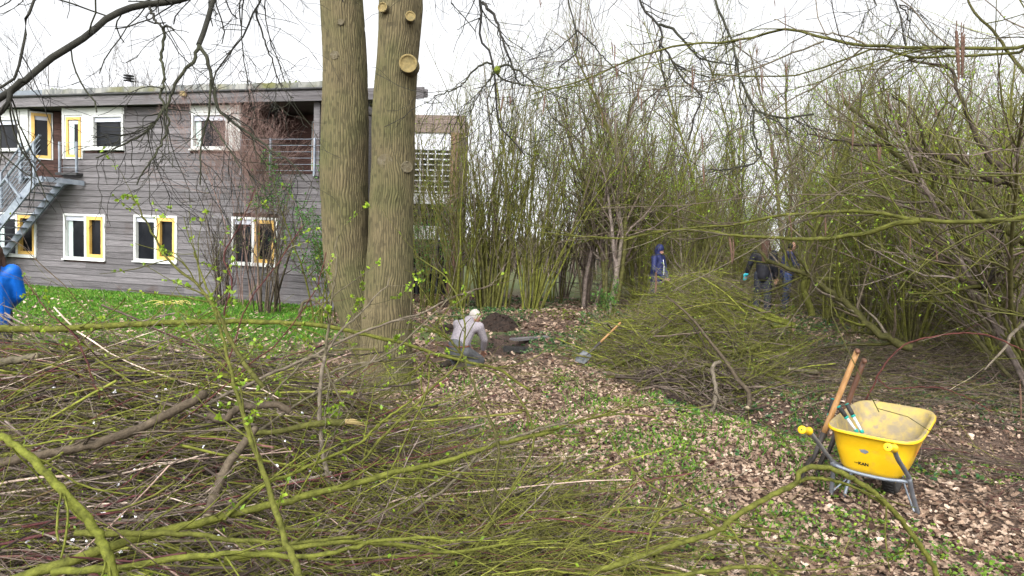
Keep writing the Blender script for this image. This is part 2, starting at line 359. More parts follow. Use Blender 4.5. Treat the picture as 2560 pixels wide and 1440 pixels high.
def cr(pts, K):                     # Catmull-Rom resample of traced points
    p = np.array(pts, float); n = len(p)
    L = np.concatenate([[0], np.cumsum(np.linalg.norm(np.diff(p, axis=0), axis=1)+1e-6)]); L /= L[-1]
    pe = np.vstack([2*p[0]-p[1], p, 2*p[-1]-p[-2]]); out = []
    for t in np.linspace(0, 1, K):
        k = min(np.searchsorted(L, t, side='right')-1, n-2); f = (t-L[k])/(L[k+1]-L[k]); a, b, c, d = pe[k:k+4]
        out.append(.5*((2*b)+(-a+c)*f+(2*a-5*b+4*c-d)*f*f+(-a+3*b-3*c+d)*f**3))
    return np.array(out)
def traced(px, d, r, pre=(), K=None, wob=0.0, rng=None):
    """points seen in the photo placed at their own distance d (start,end); pre = world points before them"""
    if np.isscalar(d): d = (d, d)
    n = len(px); w_ = [np.array(q, float) for q in pre]+[P(x, y, d[0]+(d[1]-d[0])*i/(n-1)) for i, (x, y) in enumerate(px)]
    K = K or max(8, 4*len(w_)); q = cr(w_, K)
    dm = .5*(d[0]+d[1]); rad = np.linspace(r[0], r[1], K)*dm/FPX
    if wob and rng is not None: q[1:-1] += rng.normal(size=(K-2, 3))*wob
    return q, rad

# ================================================================== BUILDING
BA = radians(16); BU = np.array([cos(BA), -sin(BA), 0]); BN = np.array([-sin(BA), -cos(BA), 0]); B0 = np.array([-11.175, 17.613, 0])
def bpt(s, y, z): return B0+BU*s-BN*y+np.array([0, 0, z])      # y into the building
bld = empty('wooden_building', tuple(B0), -BA, 'two storey building clad in weathered grey boards with ochre and white windows', 'building')
rng = np.random.default_rng(3)
ZB, ZT, PIT_ = .05, 4.9, .155
openings = [(-2.9, -1.42, 1.05, 2.2), (-.5, .85, 1.06, 2.22), (1.76, 3.06, 1.1, 2.25), (4.64, 5.89, 1.16, 2.28),
            (-2.9, -1.67, 3.82, ZT), (-1.67, -.53, 3.2, ZT), (-.53, 1.45, 3.86, ZT), (3.42, 4.85, 3.86, ZT), (4.85, 7.3, 3.26, ZT), (-.53, .13, 3.6, ZT)]
g = Geo(); gd = Geo(); z = ZB; row = 0
while z < ZT-.01:
    z1 = min(z+PIT_, ZT); zc = (z+z1)/2; iv = [(-9.0, 7.3)]
    for a, b, c, d in openings:
        if c-.02 < zc < d+.02:
            nv = []
            for p, q in iv:
                if b <= p or a >= q: nv.append((p, q)); continue
                if a > p: nv.append((p, a))
                if b < q: nv.append((b, q))
            iv = nv
    for p, q in iv:
        cuts = [p]; x = p+rng.uniform(.5, 4)
        while x < q-.4: cuts.append(x); x += rng.uniform(2.2, 4.5)
        cuts.append(q)
        for a, b in zip(cuts[:-1], cuts[1:]):
            v = np.array([[a, -.012, z+.001], [b, -.012, z+.001], [b, .03, z+.001], [a, .03, z+.001], [a, .008, z1-.004], [b, .008, z1-.004], [b, .03, z1-.004], [a, .03, z1-.004]])
            g.add(v+np.array([.0, -.014, 0]), [[0, 3, 2, 1], [4, 5, 6, 7], [0, 1, 5, 4], [1, 2, 6, 5], [2, 3, 7, 6], [3, 0, 4, 7]], rng.uniform(0, 1))
    z = z1; row += 1
g.build('wall', M['board'], bld, smooth=False)
g = Geo()      # dark backing wall with the openings left free, side wall, interior floor
for a, b, c, d in [(-9, -2.9, 0, 4.9), (-2.9, 7.3, 0, 1.05), (-1.42, -.5, 1.05, 3.2), (.85, 1.76, 1.05, 3.8), (3.06, 4.64, 1.05, 3.8), (5.89, 7.3, 1.05, 3.2), (1.45, 3.42, 3.8, 4.9), (-2.9, 7.3, 2.3, 3.19)]:
    g.box((a, .035, c), (b, .12, d))
g.box((7.18, .12, 0), (7.3, 3.4, 4.9)); g.box((-9, 3.4, 0), (7.3, 3.5, 4.9)); g.box((-9, .12, 3.0), (7.18, 3.4, 3.12))
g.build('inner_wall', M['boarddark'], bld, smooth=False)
g = Geo()
for k in range(24): g.box((7.31+.0, .0+k*.12, .1), (7.34, .105+k*.12, 4.9), rng.uniform())
g.build('side_cladding', M['board'], bld, smooth=False)

def window(a, b, c, d, split=None, sash='yellow', blind=True, curtain=False):
    t = .055; y0, y1 = -.05, .05
    g = Geo(); g.box((a, y0, c), (a+t, y1, d)); g.box((b-t, y0, c), (b, y1, d)); g.box((a+t, y0, d-t), (b-t, y1, d)); g.box((a+t, y0-.02, c), (b-t, y1, c+t))
    g.box((a-.02, y0-.045, c-.03), (b+.02, y0, c-.001))
    if split: g.box((split-.035, y0+.002, c+t), (split+.035, y1, d-t))
    o = g.build('window', M['white'], bld, smooth=False)
    e = split-.035 if split else b-t
    g = Geo(); g.box((a+t, .055, c+t), (b-t, .06, d-t)); g.build('pane', M['glass'], o, smooth=False)
    if blind: g = Geo(); g.box((a+t+.002, .0, d-t-.12), (e-.002, .045, d-t-.002)); g.build('blind', M['blind'], o, smooth=False)
    if curtain: g = Geo(); g.box((a+t+.01, .048, c+t+.01), (a+t+.16, .053, d-t-.12)); g.build('curtain', M['curtain'], o, smooth=False)
    if split and sash:
        s0, s1 = split+.037, b-t-.002; c0, d0 = c+t+.002, d-t-.002; w_ = .085; g = Geo()
        g.box((s0, -.035, c0), (s0+w_, .045, d0)); g.box((s1-w_, -.035, c0), (s1, .045, d0)); g.box((s0+w_, -.035, d0-w_), (s1-w_, .045, d0)); g.box((s0+w_, -.035, c0), (s1-w_, .045, c0+w_))
        g.build('sash', M[sash], o, smooth=False)
    return o
window(-2.86, -1.43, 1.05, 2.2, -2.1, curtain=True); window(-.5, .85, 1.06, 2.22, .22, curtain=True); window(1.76, 3.06, 1.1, 2.25, 2.42); window(4.64, 5.89, 1.16, 2.28, 5.24)
window(-2.9, -1.95, 3.83, 4.68, None, None); window(.45, 1.43, 3.87, 4.72, None, None); window(3.47, 4.5, 3.87, 4.72, None, None, curtain=True)
g = Geo()      # white panels round the upper windows
for grp, led in (([(-2.9, -1.96, 4.69, 4.9), (-1.94, -1.67, 3.82, 4.9)], (-2.9, -1.67, 3.79, 3.818)), ([(-.53, -.45, 3.62, 4.9), (-.448, .12, 4.72, 4.9), (.122, .43, 3.86, 4.9), (.432, 1.45, 4.73, 4.9)], (.15, 1.47, 3.83, 3.858)), ([(3.42, 4.85, 4.73, 4.9), (4.52, 4.85, 3.86, 4.728)], (3.42, 4.86, 3.83, 3.858))):
    g = Geo()
    for a, b, c, d in grp: g.box((a, -.035, c), (b, .04, d))
    g.box((led[0], -.07, led[2]), (led[1], .03, led[3])); g.build('white_panel', M['white'], bld, smooth=False)
def door(name, p0, p1, c, d, t=.09, col='yellow', cur=False, bl=True):
    p0 = np.array(p0); p1 = np.array(p1); L = np.linalg.norm(p1-p0); ux = (p1-p0)/L; nn = np.array([ux[1], -ux[0]])
    def loc(v):
        return np.stack([p0[0]+ux[0]*v[:, 0]-nn[0]*v[:, 1], p0[1]+ux[1]*v[:, 0]-nn[1]*v[:, 1], v[:, 2]], 1)
    g = Geo(); e = .04
    g.box((0, 0, c), (e, .08, d), rot=loc); g.box((L-e, 0, c), (L, .08, d), rot=loc); g.box((e, 0, d-e), (L-e, .08, d), rot=loc); g.box((e, -.03, c), (L-e, .08, c+.03), rot=loc)
    o = g.build(name, M['white'], bld, smooth=False)
    g = Geo(); a, b = e+.002, L-e-.002; c0, d0 = c+.032, d-e-.002
    g.box((a, -.02, c0), (a+t, .06, d0), rot=loc); g.box((b-t, -.02, c0), (b, .06, d0), rot=loc); g.box((a+t, -.02, d0-t), (b-t, .06, d0), rot=loc); g.box((a+t, -.02, c0), (b-t, .06, c0+t), rot=loc)
    g.build('door_frame', M[col], o, smooth=False)
    g = Geo(); g.box((a+t, .03, c0+t), (b-t, .034, d0-t), rot=loc); g.build('pane', M['glass'], o, smooth=False)
    if cur: g = Geo(); g.box((a+t+.002, .018, c0+t+.01), (a+t+.17, .026, d0-t-.1), rot=loc); g.build('curtain', M['curtain'], o, smooth=False)
    if bl: g = Geo(); g.box((a+t+.002, .01, d0-t-.1), (b-t-.002, .017, d0-t-.002), rot=loc); g.build('blind', M['blind'], o, smooth=False)
door('balcony_door', (-.44, -.02), (.12, -.02), 3.62, 4.71, .07, cur=True)
door('stair_door', (-1.66, .0), (-1.27, .34), 3.62, 4.86, .075)
g = Geo()
for k in range(11):
    z0 = 3.2+k*.155; g.add([[-1.26, .35, z0], [-.5, 1.0, z0], [-.5, 1.0, z0+.148], [-1.26, .35, z0+.148]], [[0, 1, 2, 3]], rng.uniform())
    if k < 3: g.add([[-1.67, .0, z0], [-1.26, .35, z0], [-1.26, .35, z0+.148], [-1.67, .0, z0+.148]], [[0, 1, 2, 3]], rng.uniform())
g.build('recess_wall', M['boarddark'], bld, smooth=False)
# loggia behind the climbers
g = Geo(); g.box((4.87, 1.3, 3.2), (7.25, 1.4, 4.9)); g.box((4.86, .05, 3.14), (7.25, 1.4, 3.24)); g.box((4.86, .05, 3.25), (4.9, 1.3, 4.9))
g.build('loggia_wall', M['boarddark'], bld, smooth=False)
door('loggia_door', (5.95, 1.24), (6.75, 1.24), 3.5, 4.72, .08, 'orange', cur=True, bl=False)
def railing(s0, s1, y, z0, z1, n, posts, name='railing', mt='galv'):
    g = Geo()
    for p in posts: g.box((p-.022, y-.025, z0), (p+.022, y+.025, z1))
    for k in range(n): zz = z0+.12+(z1-z0-.14)*k/(n-1); g.tube([[s0, y, zz], [s1, y, zz]], [.007, .007], 6)
    return g.build(name, M[mt], bld, smooth=False)
railing(4.95, 7.2, -.12, 3.25, 4.1, 6, [4.95, 5.75, 6.9])
railing(-.48, .1, -.16, 3.26, 4.03, 2, [-.46, .09])
g = Geo(); g.box((-.55, -.22, 3.19), (.14, -.03, 3.25)); g.build('ledge', M['gutter'], bld, smooth=False)
g = Geo(); g.box((6.85, -.1, 3.25), (7.0, .05, 4.9)); g.build('post', M['board'], bld, smooth=False)
# roof
g = Geo()
for k, (za, zb) in enumerate([(4.9, 5.02), (5.024, 5.14)]):
    for a, b in [(-9, -4.1), (-4.1, -.62), (-.6, 3.2), (3.2, 6.4), (6.4, 9.6)]: g.box((a+.002, -.28, za), (b-.002, -.24, zb), rng.uniform())
g.box((-9, -.24, 4.93), (7.35, 3.6, 4.95), .3); g.box((7.31, -.2, 4.96), (7.35, 3.5, 5.12)); g.box((7.37, -.1, 4.96), (9.6, -.06, 5.13), .6)
g.build('fascia', M['board'], bld, smooth=False)
g = Geo(); g.tube([[-9, -.31, 5.165], [7.4, -.31, 5.165]], [.028, .028], 8); g.box((-9, -.3, 5.145), (7.4, -.2, 5.17)); g.build('gutter', M['gutter'], bld)
g = Geo(); n = 60; xs = np.linspace(-.9, 7.4, n); v = []
zt = 5.33+.012*rng.normal(size=n)
for x, zz in zip(xs, zt): v += [[x, -.27, 5.172], [x, -.25, zz], [x, .5, zz+.04], [x, 3.6, 5.4]]
f = [[k*4+j, k*4+4+j, k*4+5+j, k*4+1+j] for k in range(n-1) for j in range(3)]; g.add(v, f); rf = g.build('roof', M['roofm'], bld)
g = Geo(); g.add([[-9, -.27, 5.172], [-.9, -.27, 5.172], [-.9, -.25, 5.32], [-9, -.25, 5.32], [-9, 3.6, 5.4], [-.9, 3.6, 5.4]], [[0, 1, 2, 3], [3, 2, 5, 4]]); g.build('roof_edge', M['roofblue'], bld, smooth=False)
g = Geo(); n = 2600; xs = rng.uniform(-2.5, 7.3, n); dens = vnoise(xs*1.4, 0*xs, 12); ok = rng.uniform(size=n) < dens**2*1.6; xs = xs[ok]; ys = rng.uniform(-.22, .5, len(xs))
hh = .02+.07*vnoise(xs*3, 0*xs, 3)**2
g.leaf(np.stack([xs, ys, np.full(len(xs), 5.32)], 1), np.stack([rng.normal(size=len(xs))*.6, rng.normal(size=len(xs))*.6, np.ones(len(xs))], 1), hh*rng.uniform(.5, 1.6, len(xs)), rng.uniform(0, 1, len(xs)), rng=rng, wid=.5)
o = g.build('roof_moss', M['moss'], rf); o['kind'] = 'stuff'
def flue(s, y, z0, z1, r, mt, cap=None):
    g = Geo(); g.tube([[s, y, z0], [s, y, z1]], [r, r], 14); o = g.build('flue', M[mt], rf)
    g = Geo()
    if cap == 'rings':
        for k in range(3):
            zz = z1+.03+k*.07; g.tube([[s, y, zz], [s, y, zz+.018]], [r*1.35, r*1.35], 14, cap=True)
        g.tube([[s, y, z1], [s, y, z1+.2]], [r*.6, r*.6], 10)
    else: g.tube([[s, y, z1-.05], [s, y, z1]], [r*1.5, r*1.5], 12, cap=True); g.tube([[s, y, z1-.1], [s, y, z1-.07]], [r*1.3, r*1.3], 12, cap=True)
    g.build('flue_cap', M['gutter'], o)
flue(0.05, 1.5, 5.2, 5.88, .1, 'panelw', 'rings'); flue(2.95, 1.2, 5.2, 5.58, .06, 'gutter', 'c'); flue(3.22, 1.2, 5.2, 5.58, .06, 'gutter', 'c'); flue(-2.1, 1.2, 5.2, 5.62, .09, 'gutter', 'c')
g = Geo(); g.box((3.42, -.36, 5.06), (3.56, -.29, 5.17)); g.build('floodlight', M['cutwood'], bld, smooth=False)

# external stair of the building
st = empty('external_staircase', tuple(bpt(-4.5, -.8, .25)), -BA, 'galvanised steel staircase with rod railings climbing to the upper door', 'staircase')
sm = lambda s, y, z: (s+3.8, y+.8, z-.25)
g = Geo()
zr = lambda s_: 2.98+.95*(s_-.3)
for y in (-.88, -.16):
    g.bar(sm(.3, y, zr(.3)), sm(-2.5, y, zr(-2.5)), .05, .19); g.bar(sm(.3, y, zr(.3)), sm(.55, y, zr(.3)+.05), .05, .14)
g.build('stringer', M['galv'], st, smooth=False)
g = Geo()
for k in range(15):
    s_ = .15-k*.19; g.box(sm(s_-.12, -.85, zr(s_)+.03), sm(s_+.12, -.19, zr(s_)+.06))
g.build('tread', M['galv'], st, smooth=False)
g = Geo(); g.box(sm(-1.3, -.14, 3.1), sm(-.5, .3, 3.15)); g.box(sm(.2, -.85, 3.03), sm(.62, -.1, 3.08)); g.build('landing', M['galv'], st, smooth=False)
g = Geo(); g.tube([sm(.5, -.9, zr(.5)+.92), sm(-2.5, -.9, zr(-2.5)+.94)], [.03]*2, 10)
for k in range(6): h = .18+k*.125; g.tube([sm(.5, -.9, zr(.5)+h), sm(-2.5, -.9, zr(-2.5)+h)], [.009]*2, 5)
for s_ in (.3,): g.bar(sm(s_, -.9, zr(s_)-.1), sm(s_, -.9, zr(s_)+.95), .055, .055)
for s_ in (-.1, -.8, -1.5, -2.2): g.bar(sm(s_+.0, -.93, zr(s_)-.05), sm(s_-.5, -.93, zr(s_-.5)+.92), .05, .05)
g.build('handrail', M['galv'], st, smooth=False)
g = Geo(); g.tube([sm(-1.05, -.16, 3.93), sm(-2.9, -.16, 2.05)], [.026]*2, 8)
for k in range(6): h = .14+k*.12; g.tube([sm(-1.0, -.16, 3.0+h), sm(-2.9, -.16, 1.1+h)], [.008]*2, 5)
for s_, zz in ((-1.1, 3.9), (-1.75, 3.25)): g.bar(sm(s_, -.16, zz-.95), sm(s_, -.16, zz), .045, .045)
g.build('handrail', M['galv'], st, smooth=False)
g = Geo()
for s_ in (-1.0, -.62): g.bar(sm(s_, -.2, 3.0), sm(s_, -.2, 4.0), .05, .05)
for k in range(6): g.tube([sm(-1.0, -.2, 3.25+k*.13), sm(-.1, -.55, 3.25+k*.13)], [.008]*2, 5)
g.bar(sm(.6, -.85, 3.03), sm(.9, -.05, 3.0), .04, .12)
g.build('landing_rail', M['galv'], st, smooth=False)

# glazed annex right of the twin trunk
q = P(985, 600, 20.5)
ax = empty('glazed_annex', (q[0], q[1], 0), -.12, 'low annex with brown fascia and white barred glazing behind the hazels', 'building')
W_ = 1.95
g = Geo(); g.box((-2, 0, 5.05), (W_+.1, .1, 5.3), .3); g.box((-2, -.02, 5.302), (W_+.1, .08, 5.55), .8); g.box((-2, .1, 5.1), (W_, 1.0, 5.5)); g.build('fascia', M['annexb'], ax, smooth=False)
g = Geo(); g.box((-2, .06, 4.55), (W_-.3, .12, 5.049)); g.box((-2, .03, 1.9), (W_-.3, .1, 2.3)); g.box((-2, .03, 2.95), (W_-.3, .1, 3.25)); g.build('white_panel', M['panelw'], ax, smooth=False)
g = Geo(); g.box((-2, .16, .1), (W_-.3, .2, 4.55)); g.build('pane', M['glass'], ax, smooth=False)
g = Geo()
for k in range(16): x = -2+k*.225; g.box((x, .08, 3.27), (x+.035, .12, 4.53))
for k in range(8): zz = 3.3+k*.16; g.box((-2, .09, zz), (W_-.32, .13, zz+.035))
g.build('glazing_bar', M['panelw'], ax, smooth=False)
g = Geo()
for zz in (.95, 1.7, 2.6): g.box((-2, .02, zz), (W_-.3, .1, zz+.07))
for x in (-1.2, -.2, .7, 1.3): g.box((x, .0, .1), (x+.06, .1, 3.2))
g.build('dark_frame', M['gutter'], ax, smooth=False)
g = Geo(); g.box((W_-.28, -.1, .1), (W_-.06, .12, 5.04)); g.build('post', M['post'], ax, smooth=False)
g = Geo(); g.box((W_-.3, .13, .1), (W_+.02, 1.0, 5.04)); g.build('wall', M['annexb'], ax, smooth=False)
# dark slatted screen at the foot of the building
q = bpt(7.4, -.15, .1)
sc_ = empty('slatted_screen', tuple(q), -BA-.5, 'dark vertical board screen between the building corner and the twin trunk', 'fence')
g = Geo(); g.box((0, 0, .2), (1.1, .03, .28)); g.box((0, 0, 1.3), (1.1, .03, 1.38)); g.build('rail', M['boarddark'], sc_, smooth=False)
g = Geo()
for k in range(11): g.box((k*.1, -.03, .05), (k*.1+.085, -.002, 1.75+rng.uniform(-.02, .02)), rng.uniform())
g.build('boards', M['board'], sc_, smooth=False)
# light fence far behind the coppice
q0 = at_ground(1330, 26); fn = empty('wire_fence', q0, -.05, 'thin dark metal fence far behind the coppice above the leaf strewn gap', 'fence')
g = Geo()
for k in range(40): g.box((k*.13-.5, 0, 0), (k*.13-.485, .015, 1.15))
g.build('bars', M['gutter'], fn, smooth=False)
g = Geo(); g.box((-.5, .016, 1.08), (4.7, .035, 1.12)); g.box((-.5, .016, .15), (4.7, .035, .19)); g.build('rail', M['gutter'], fn, smooth=False)

# ================================================================== TWIN TRUNK TREE
base = G(966, 962); BT = (base[0], base[1], float(terr(base[0], base[1])))
tree = empty('oak_tree', BT, 0, 'big twin stemmed tree with furrowed olive bark and sawn off limbs', 'tree')
OT = np.array(BT)
def trunk(name, prof, seed, K=760, NT=330, top=()):
    pts = [P(x, y, d) for x, y, r, d in prof]; rr = [r*d/FPX for x, y, r, d in prof]
    pts = pts+[np.array(t[:3]) for t in top]; rr = rr+[t[3] for t in top]
    c = cr(pts, K); L = np.concatenate([[0], np.cumsum(np.linalg.norm(np.diff(np.array(pts), axis=0), axis=1))]); r = np.interp(np.linspace(0, 1, K), L/L[-1], rr)
    rng_ = np.random.default_rng(seed)
    th = np.arange(NT)/NT*2*pi; zl = np.linspace(0, L[-1], K)
    TH, ZL = np.meshgrid(np.arange(NT), zl)
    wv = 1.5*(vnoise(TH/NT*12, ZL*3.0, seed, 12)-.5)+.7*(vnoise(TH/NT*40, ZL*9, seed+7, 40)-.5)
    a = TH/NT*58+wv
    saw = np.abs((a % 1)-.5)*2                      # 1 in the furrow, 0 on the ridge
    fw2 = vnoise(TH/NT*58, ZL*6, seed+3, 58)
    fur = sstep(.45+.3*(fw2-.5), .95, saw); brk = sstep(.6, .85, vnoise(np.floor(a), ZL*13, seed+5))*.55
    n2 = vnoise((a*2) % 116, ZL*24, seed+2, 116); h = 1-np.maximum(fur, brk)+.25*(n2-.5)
    lump = (vnoise(TH/NT*5, ZL*1.3, seed+4, 5)-.5)
    fl = np.exp(-ZL/.28)*.12*(1+.5*np.sin(TH/NT*2*pi*4+seed))
    R_ = r[:, None]*(1+.05*lump*2)+.010*(h-.5)+fl*(r[:, None] > .2)
    T = unit(np.gradient(c, axis=0)); A = unit(np.cross(T, np.array([0, 1., 0]))); B = np.cross(T, A)
    V = c[:, None]+R_[..., None]*(A[:, None]*np.cos(th)[None, :, None]+B[:, None]*np.sin(th)[None, :, None])
    g = Geo(); i = np.arange(K-1)[:, None]*NT; j = np.arange(NT)[None]; j2 = (j+1) % NT
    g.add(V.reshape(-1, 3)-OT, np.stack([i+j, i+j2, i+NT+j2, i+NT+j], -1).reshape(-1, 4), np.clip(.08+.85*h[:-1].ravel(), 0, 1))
    return g.build(name, M['trunk'], tree)
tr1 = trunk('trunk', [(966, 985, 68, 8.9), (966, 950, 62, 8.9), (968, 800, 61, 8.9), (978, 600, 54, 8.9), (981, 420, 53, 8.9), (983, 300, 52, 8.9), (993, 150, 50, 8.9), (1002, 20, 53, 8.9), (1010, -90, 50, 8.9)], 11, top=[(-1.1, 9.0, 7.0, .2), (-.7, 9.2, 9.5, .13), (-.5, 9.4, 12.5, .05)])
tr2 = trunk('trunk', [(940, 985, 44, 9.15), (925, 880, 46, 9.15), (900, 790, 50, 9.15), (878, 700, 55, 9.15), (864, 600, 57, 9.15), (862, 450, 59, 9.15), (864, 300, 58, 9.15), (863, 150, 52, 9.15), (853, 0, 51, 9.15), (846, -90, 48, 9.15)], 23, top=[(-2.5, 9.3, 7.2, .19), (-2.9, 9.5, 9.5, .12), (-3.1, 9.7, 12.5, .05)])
def stub(px, py, d, dirn, r, L):
    p = P(px, py, d)-OT; dr = unit(np.array(dirn)); a = p-dr*L; 
    g = Geo(); K = 6; c = np.array([a+dr*L*k/(K-1) for k in range(K)]); rr = r*np.array([1.35, 1.15, 1.02, 1.0, 1.06, 1.04]); g.tube(c, rr, 20)
    o = g.build('branch_stub', M['trunk'], tree)
    g = Geo(); q = unit(np.cross(dr, [0, 0, 1.])); b = np.cross(q, dr); n = 24; rad = [r*1.07, r*.86, r*.84, r*.4, 0.001]; off = [.0, .006, -.004, -.002, -.006]; v = []
    for ra, of in zip(rad, off): v += [p+dr*(of+.002)+ra*(q*cos(t)+b*sin(t)) for t in np.arange(n)*2*pi/n]
    ff = [[k*n+j, k*n+(j+1) % n, (k+1)*n+(j+1) % n, (k+1)*n+j] for k in range(4) for j in range(n)]
    g.add(v, ff); g.build('cut_face', M['cutwood'], o)
stub(1020, 158, 8.5, (.12, -1, -.05), .105, .22); stub(1026, 40, 8.58, (.25, -1, .1), .06, .2); stub(956, 18, 8.58, (-.3, -1, .0), .06, .2)
def scar(px, py, d, r, fx=0, fr=1.0):
    rng_ = np.random.default_rng(int(px+py)); p = P(px, py, d)-OT; g = Geo(); n = 28; v = []
    dr = unit(np.array([fx, -1, 0.])); q = unit(np.cross(dr, [0, 0, 1.])); b = np.cross(q, dr)
    for ra, of in ((1.25, -.03), (1.05, .012), (.9, .004), (.55, .012), (.3, .006), (.01, .014)):
        v += [p+dr*of+r*ra*(1+.05*rng_.normal())*(q*cos(t)+b*sin(t)*.92) for t in np.arange(n)*2*pi/n]
    g.add(v, [[k*n+j, k*n+(j+1) % n, (k+1)*n+(j+1) % n, (k+1)*n+j] for k in range(5) for j in range(n)]); g.build('healed_scar', M['scar'], tree)
scar(962, 402, 8.645, .085, -.1); scar(1018, 418, 8.69, .07, .6); scar(939, 538, 8.7, .045, -.5); scar(819, 410, 8.93, .062, -.5); scar(836, 138, 8.88, .055, -.35); scar(852, 55, 8.86, .04)

# overhead limbs drooping from the crown of the twin tree
rng = np.random.default_rng(77)
gl_ = Geo(); limbs = []
def limb(px, d, r, pre=(), K=None, t=.35):
    q, ra = traced(px, d, (r[0]*.74, r[1]*.8), pre, K, .005, rng); g = Geo(); g.tube(q-OT, ra, 8, t); g.build('limb', M['limb'], tree)
    limbs.append((q, ra)); return q, ra
T1 = (-1.1, 9.0, 7.0); T2 = (-2.5, 9.3, 7.2)
limb([(830, -230), (650, -110), (520, -30), (460, -5), (400, 10), (350, 12), (300, 30), (250, 60), (200, 105), (120, 150), (60, 203), (0, 243), (-120, 290)], (6.2, 4.6), (15, 9), [T2])
limb([(70, 195), (40, 215), (0, 285), (-60, 330)], (4.7, 4.5), (9, 7))
limb([(85, 0), (65, 22), (62, 60), (60, 120), (45, 170), (28, 205), (0, 220)], (4.7, 4.6), (6, 4), [(-4.4, 6.2, 5.5)])
limb([(375, 17), (385, 45), (405, 68), (418, 64), (434, 76)], (5.2, 5.1), (5, 3))
limb([(408, 68), (410, 100), (404, 150), (410, 190), (403, 240), (411, 268), (422, 300), (415, 330), (385, 390), (365, 420), (342, 462)], (5.2, 4.9), (5.5, 2), t=.6)
limb([(560, -170), (535, -60), (530, 0), (520, 45), (505, 95), (497, 112)], (6.0, 5.6), (10, 8), [T2, (-2.9, 7.6, 6.6)])
limb([(497, 112), (520, 150), (527, 190), (533, 220), (545, 270), (580, 305), (640, 345), (690, 385), (725, 405), (760, 450)], (5.6, 5.4), (7, 2), t=.5)
limb([(497, 112), (487, 150), (465, 170), (440, 210), (425, 250), (400, 290), (365, 330), (300, 365), (240, 395)], (5.6, 5.3), (6.5, 2), t=.55)
limb([(412, 268), (390, 300), (360, 330), (345, 340)], (5.4, 5.3), (4, 2), t=.6)
limb([(527, 200), (525, 240), (520, 300), (505, 350), (502, 400), (500, 462)], (5.5, 5.4), (4.5, 2), t=.55)
limb([(522, 300), (545, 330), (570, 370), (600, 420)], (5.5, 5.4), (3, 1.5), t=.6)
limb([(700, -150), (660, -20), (640, 20), (625, 50), (610, 90), (575, 130), (545, 170), (530, 215)], (6.6, 6.1), (5.5, 2.5), [T2])
limb([(640, 20), (648, 60), (668, 120), (688, 175), (700, 215), (735, 245)], (6.5, 6.3), (3.5, 1.5))
limb([(615, -60), (610, 0), (606, 60), (605, 120), (612, 170), (622, 215)], (6.3, 6.0), (4.5, 1.5), [(-2.9, 7.8, 6.4)])
limb([(665, -30), (662, 20), (670, 75), (685, 120), (700, 165), (712, 205)], (6.5, 6.3), (3.5, 1.5), [(-2.7, 7.9, 6.6)])
limb([(1120, -260), (1190, -90), (1200, 0), (1206, 45), (1198, 93), (1222, 128), (1234, 170), (1237, 205), (1244, 300), (1250, 320), (1288, 358), (1312, 388)], (6.4, 5.8), (10, 2), [T1], t=.15)
limb([(1205, 5), (1238, 45), (1250, 80), (1275, 150), (1290, 190), (1298, 215)], (6.1, 5.9), (5.5, 2.5), t=.3)
limb([(1230, 160), (1215, 158), (1185, 175), (1160, 205), (1130, 228), (1085, 240)], (5.9, 5.7), (4, 1.5), t=.5)
limb([(1240, 172), (1265, 162), (1300, 180), (1330, 205), (1345, 245)], (5.9, 5.8), (4.5, 1.5), t=.5)
limb([(1232, 185), (1205, 225), (1185, 260), (1172, 290)], (5.9, 5.8), (3, 1.2))
limb([(1238, 180), (1262, 200), (1300, 212), (1340, 215), (1375, 228)], (5.9, 5.8), (3.5, 1.2), t=.5)
limb([(1125, -80), (1128, 8), (1150, 40), (1180, 55), (1190, 80)], (6.2, 6.1), (3.5, 1.5), [T1])
limb([(1300, -300), (1405, -80), (1420, 0), (1432, 45), (1440, 78), (1442, 100), (1446, 125), (1425, 148), (1400, 170), (1395, 190)], (6.8, 6.4), (5.5, 2), [T1])
limb([(1440, 75), (1475, 105), (1505, 140), (1530, 165), (1560, 185)], (6.5, 6.3), (3, 1.5))
limb([(1440, 80), (1415, 105), (1385, 128), (1372, 115)], (6.5, 6.4), (2.5, 1.2))
limb([(1500, -330), (1590, -60), (1603, 10), (1622, 38), (1645, 62), (1655, 85), (1652, 112), (1672, 135), (1695, 180), (1720, 210), (1755, 235), (1740, 280), (1722, 350)], (7.0, 6.4), (8, 2.5), [T1, (.6, 8.2, 7.3)], t=.3)
limb([(1645, 62), (1680, 72), (1715, 110), (1750, 145), (1800, 155), (1840, 165)], (6.8, 6.5), (5, 2), t=.45)
limb([(1652, 110), (1652, 160), (1662, 200), (1664, 225)], (6.8, 6.6), (3.5, 1.5))
limb([(1690, -330), (1770, -60), (1783, 0), (1800, 32), (1815, 68), (1830, 100), (1838, 140), (1845, 185), (1850, 205), (1880, 258), (1893, 280), (1930, 290), (1960, 294), (2035, 285)], (6.6, 6.0), (8, 3), [T1, (1.2, 7.6, 7.6)], t=.45)
limb([(1885, 275), (1884, 330), (1895, 370), (1905, 385), (1880, 410), (1830, 420), (1770, 430)], (6.1, 6.2), (4, 2), t=.45)
limb([(1850, 205), (1850, 240), (1870, 280), (1885, 320)], (6.2, 6.1), (3, 1.5), t=.4)
limb([(2150, -200), (2225, -30), (2248, 15), (2252, 60), (2262, 110)], (6.0, 5.8), (4.5, 2), [T1, (1.8, 7.4, 8)])
limb([(2248, 12), (2280, 25), (2300, 27)], (5.8, 5.8), (2.5, 1.2))
limb([(2250, 15), (2265, 30), (2276, 58)], (5.8, 5.8), (2.5, 1.5))
limb([(2165, -80), (2170, 0), (2160, 50), (2145, 90)], (5.9, 5.8), (2.5, 1.5), [(1.8, 7.4, 8)])
gt = Geo(); gf = Geo()
allp = [(q, ra) for q, ra in limbs]
